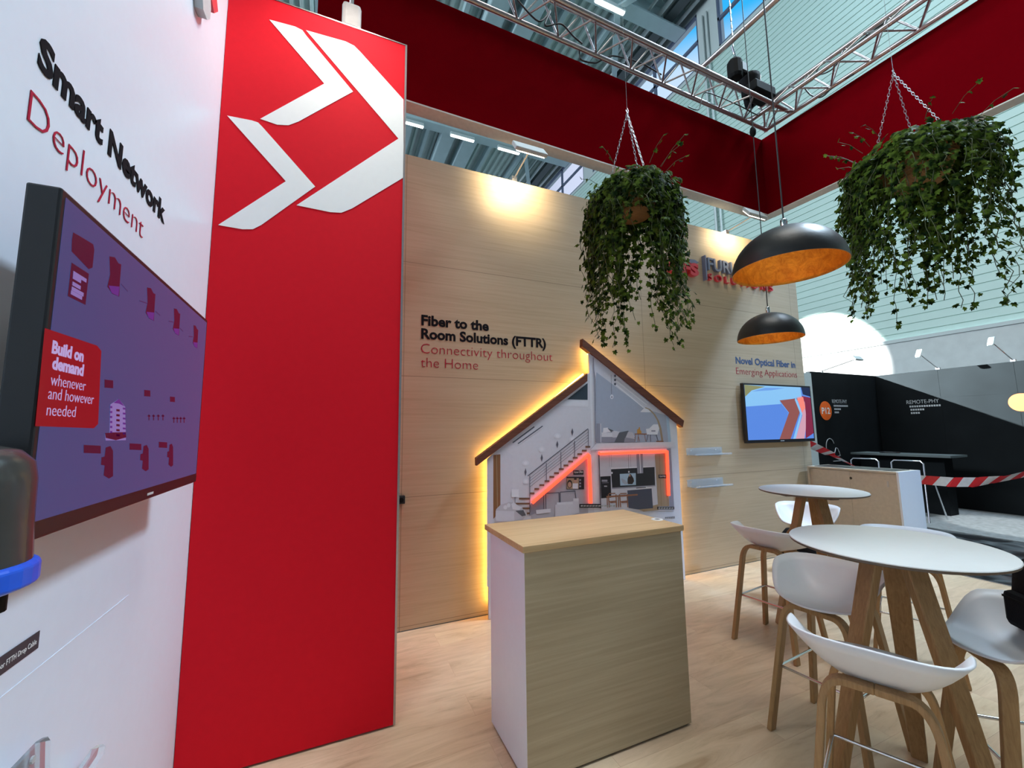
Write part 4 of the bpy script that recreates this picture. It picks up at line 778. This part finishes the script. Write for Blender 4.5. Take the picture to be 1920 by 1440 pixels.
p1 = atX(1699, 868, 8.75); p2 = atX(1628, 868, 8.75)
chrome_stool('chrome bar stool in the booth, nearer the barrier tape', (8.75, 3.8, 0)); chrome_stool('chrome bar stool in the booth, behind the sideboard', (8.75, 4.4, 0))
for lb, base, head, wl_ in (('small arm spotlight over the back booth wall, in the sunlit glare', (8.87, YBB + .03, 2.56), (9.15, 4.55, 2.75), 'Y'),):
    arm_light(lb, base, head, 'led_cool', (.26, .1), 'Y', 'arm spotlights on the booth walls')
arm_light('small white arm spotlight over the right booth wall, left one', (XB + .03, 4.0, 2.56), (10.2, 4.05, 2.82), 'led_cool', (.08, .18), 'X', 'arm spotlights on the booth walls')
arm_light('small white arm spotlight over the right booth wall, near the frame edge', (XB + .03, 3.03, 2.56), (10.2, 3.1, 2.86), 'led_cool', (.08, .18), 'X', 'arm spotlights on the booth walls')
# barrier tape
P0 = V((5.52, 3.38, 1.27)); pts = [P0]; tw = [.3]
for (x, y, d), q_ in zip(((1560, 853, 5.1), (1605, 878, 4.9), (1680, 896, 4.75), (1735, 900, 4.55), (1785, 904, 4.45), (1830, 904, 4.4), (1875, 899, 4.35), (1935, 886, 4.3), (2250, 850, 4.2), (2700, 800, 4.1)), (.8, 1.1, .5, .15, 0, .1, .6, .5, .2, .1)): pts.append(atD(x, y, d)); tw.append(q_)
pts[1:3] = [atD(1560, 853, 5.3), atD(1605, 876, 5.15)]
b = MB(); N_ = 12; k = 0; rows = []
for i in range(len(pts) - 1):
    for j in range(N_):
        u = j / N_; p = pts[i].lerp(pts[i + 1], u); a = tw[i] + (tw[i + 1] - tw[i]) * u; d = (pts[i + 1] - pts[i]).normalized(); sd = d.cross(ZA).normalized(); w = (ZA * math.cos(a * 1.3) + sd * math.sin(a * 1.3)) * .05; rows.append((p - w - d * .035, p + w + d * .035))
ln_ = 0
for i in range(len(rows) - 1):
    ln_ += (rows[i + 1][0] - rows[i][0]).length; sl = (rows[i + 1][0] - rows[i][0]) * 1.2
    b.add([rows[i][0], rows[i + 1][0], rows[i + 1][1] + sl * 0, rows[i][1]], [(0, 1, 2, 3)], int(ln_ / .1) % 2)
tag(b.obj('barrier_tape', ['taper', 'tapew']), 'red and white striped barrier tape strung across the aisle', 'tape')

# ------------------------------------------------------------------ light
W = bpy.data.worlds.new('sky'); bpy.context.scene.world = W; W.use_nodes = True; N = W.node_tree.nodes; L = W.node_tree.links
tc = N.new('ShaderNodeTexCoord'); sp_ = N.new('ShaderNodeSeparateXYZ'); L.new(tc.outputs['Generated'], sp_.inputs[0]); rp = N.new('ShaderNodeValToRGB'); L.new(sp_.outputs['Z'], rp.inputs[0])
cr = rp.color_ramp; cr.elements[0].position = 0; cr.elements[0].color = (.62, .74, .95, 1); cr.elements[1].position = 1; cr.elements[1].color = (.02, .3, 1, 1)
for ps, c in ((.55, (.72, .78, 1)), (.65, (.6, .8, 1)), (.69, (.04, .5, 1))): e = cr.elements.new(ps); e.color = list(c) + [1]
L.new(rp.outputs[0], N['Background'].inputs[0]); N['Background'].inputs[1].default_value = 1.0
def area(name, loc, tgt, w, h, e, col, spread=PI):
    l = bpy.data.lights.new(name, 'AREA'); l.shape = 'RECTANGLE'; l.size = w; l.size_y = h; l.energy = e; l.color = col; l.spread = spread
    o = bpy.data.objects.new(name, l); C.objects.link(o); o.location = loc; o.rotation_euler = (V(tgt) - V(loc)).to_track_quat('-Z', 'Y').to_euler(); return o
def spot(name, loc, tgt, ang, e, col, blend=.3, r=.05):
    l = bpy.data.lights.new(name, 'SPOT'); l.spot_size = math.radians(ang); l.spot_blend = blend; l.energy = e; l.color = col; l.shadow_soft_size = r
    o = bpy.data.objects.new(name, l); C.objects.link(o); o.location = loc; o.rotation_euler = (V(tgt) - V(loc)).to_track_quat('-Z', 'Y').to_euler(); return o
area('wall_spot_left', (1.47, 2.96, 3.8), (1.49, YB, 3.74), .26, .1, 6.5, (1, .8, .48), 2.0); area('wall_spot_right', (4.26, 2.96, 3.8), (4.3, YB, 3.74), .26, .1, 6, (1, .82, .52), 2.0)
spot('tower_spot', (.03, 1.86, 4.16), (-.05, YT, 3.1), 110, 70, (1, .93, .82), .8, .1)
area('window_daylight', (12.2, .2, 15.8), (1, .6, 0), 4, 3, 4600, (.66, .83, 1))
area('cladding_fill', (-20, 10, 14.2), (10, 6, 4), 16, 3, 5200, (.78, .92, 1))  # added area light to brighten the cladding; no windows are built there
area('overhead_fill', (2.6, .2, 13), (2.6, .2, 0), 4, 4, 450, (1, .97, .92))  # added overhead light to brighten the floor, not one of the roof tubes
spot('blue_fill_on_wall', (9.5, -6, 10), (5.2, YB, 1.9), 27, 3600, (.38, .6, 1), 1, .3)  # added blue spot that tints the wood wall; no real source behind it
# sun patches in the hall
spot('sun_wall', (4.5, 10, 6.5), (12.5, 7.05, 3.2), 18, 15000, (1, .98, .95), .12, .05)
spot('sun_booth', (6.0, 9.5, 5.03), (10.67, 3.75, 1.75), 21, 52000, (.82, .96, 1), .3, .03)
spot('sun_floor', (6.5, -3.0, 8), (9.4, 2.75, -.05), 9, 5200, (.95, 1, 1), .25, .05)
sc = bpy.context.scene; vs_ = sc.view_settings; vs_.view_transform = 'Standard'; vs_.look = 'None'; vs_.gamma = 1; vs_.use_curve_mapping = False; vs_.exposure = 0.0
sc.cycles.use_denoising = True; sc.cycles.max_bounces = 8; sc.cycles.diffuse_bounces = 4; sc.cycles.transparent_max_bounces = 12; sc.cycles.sample_clamp_indirect = 6; sc.cycles.caustics_reflective = False; sc.cycles.caustics_refractive = False
for o in list(bpy.data.objects):
    if '_o' in o: del o['_o']
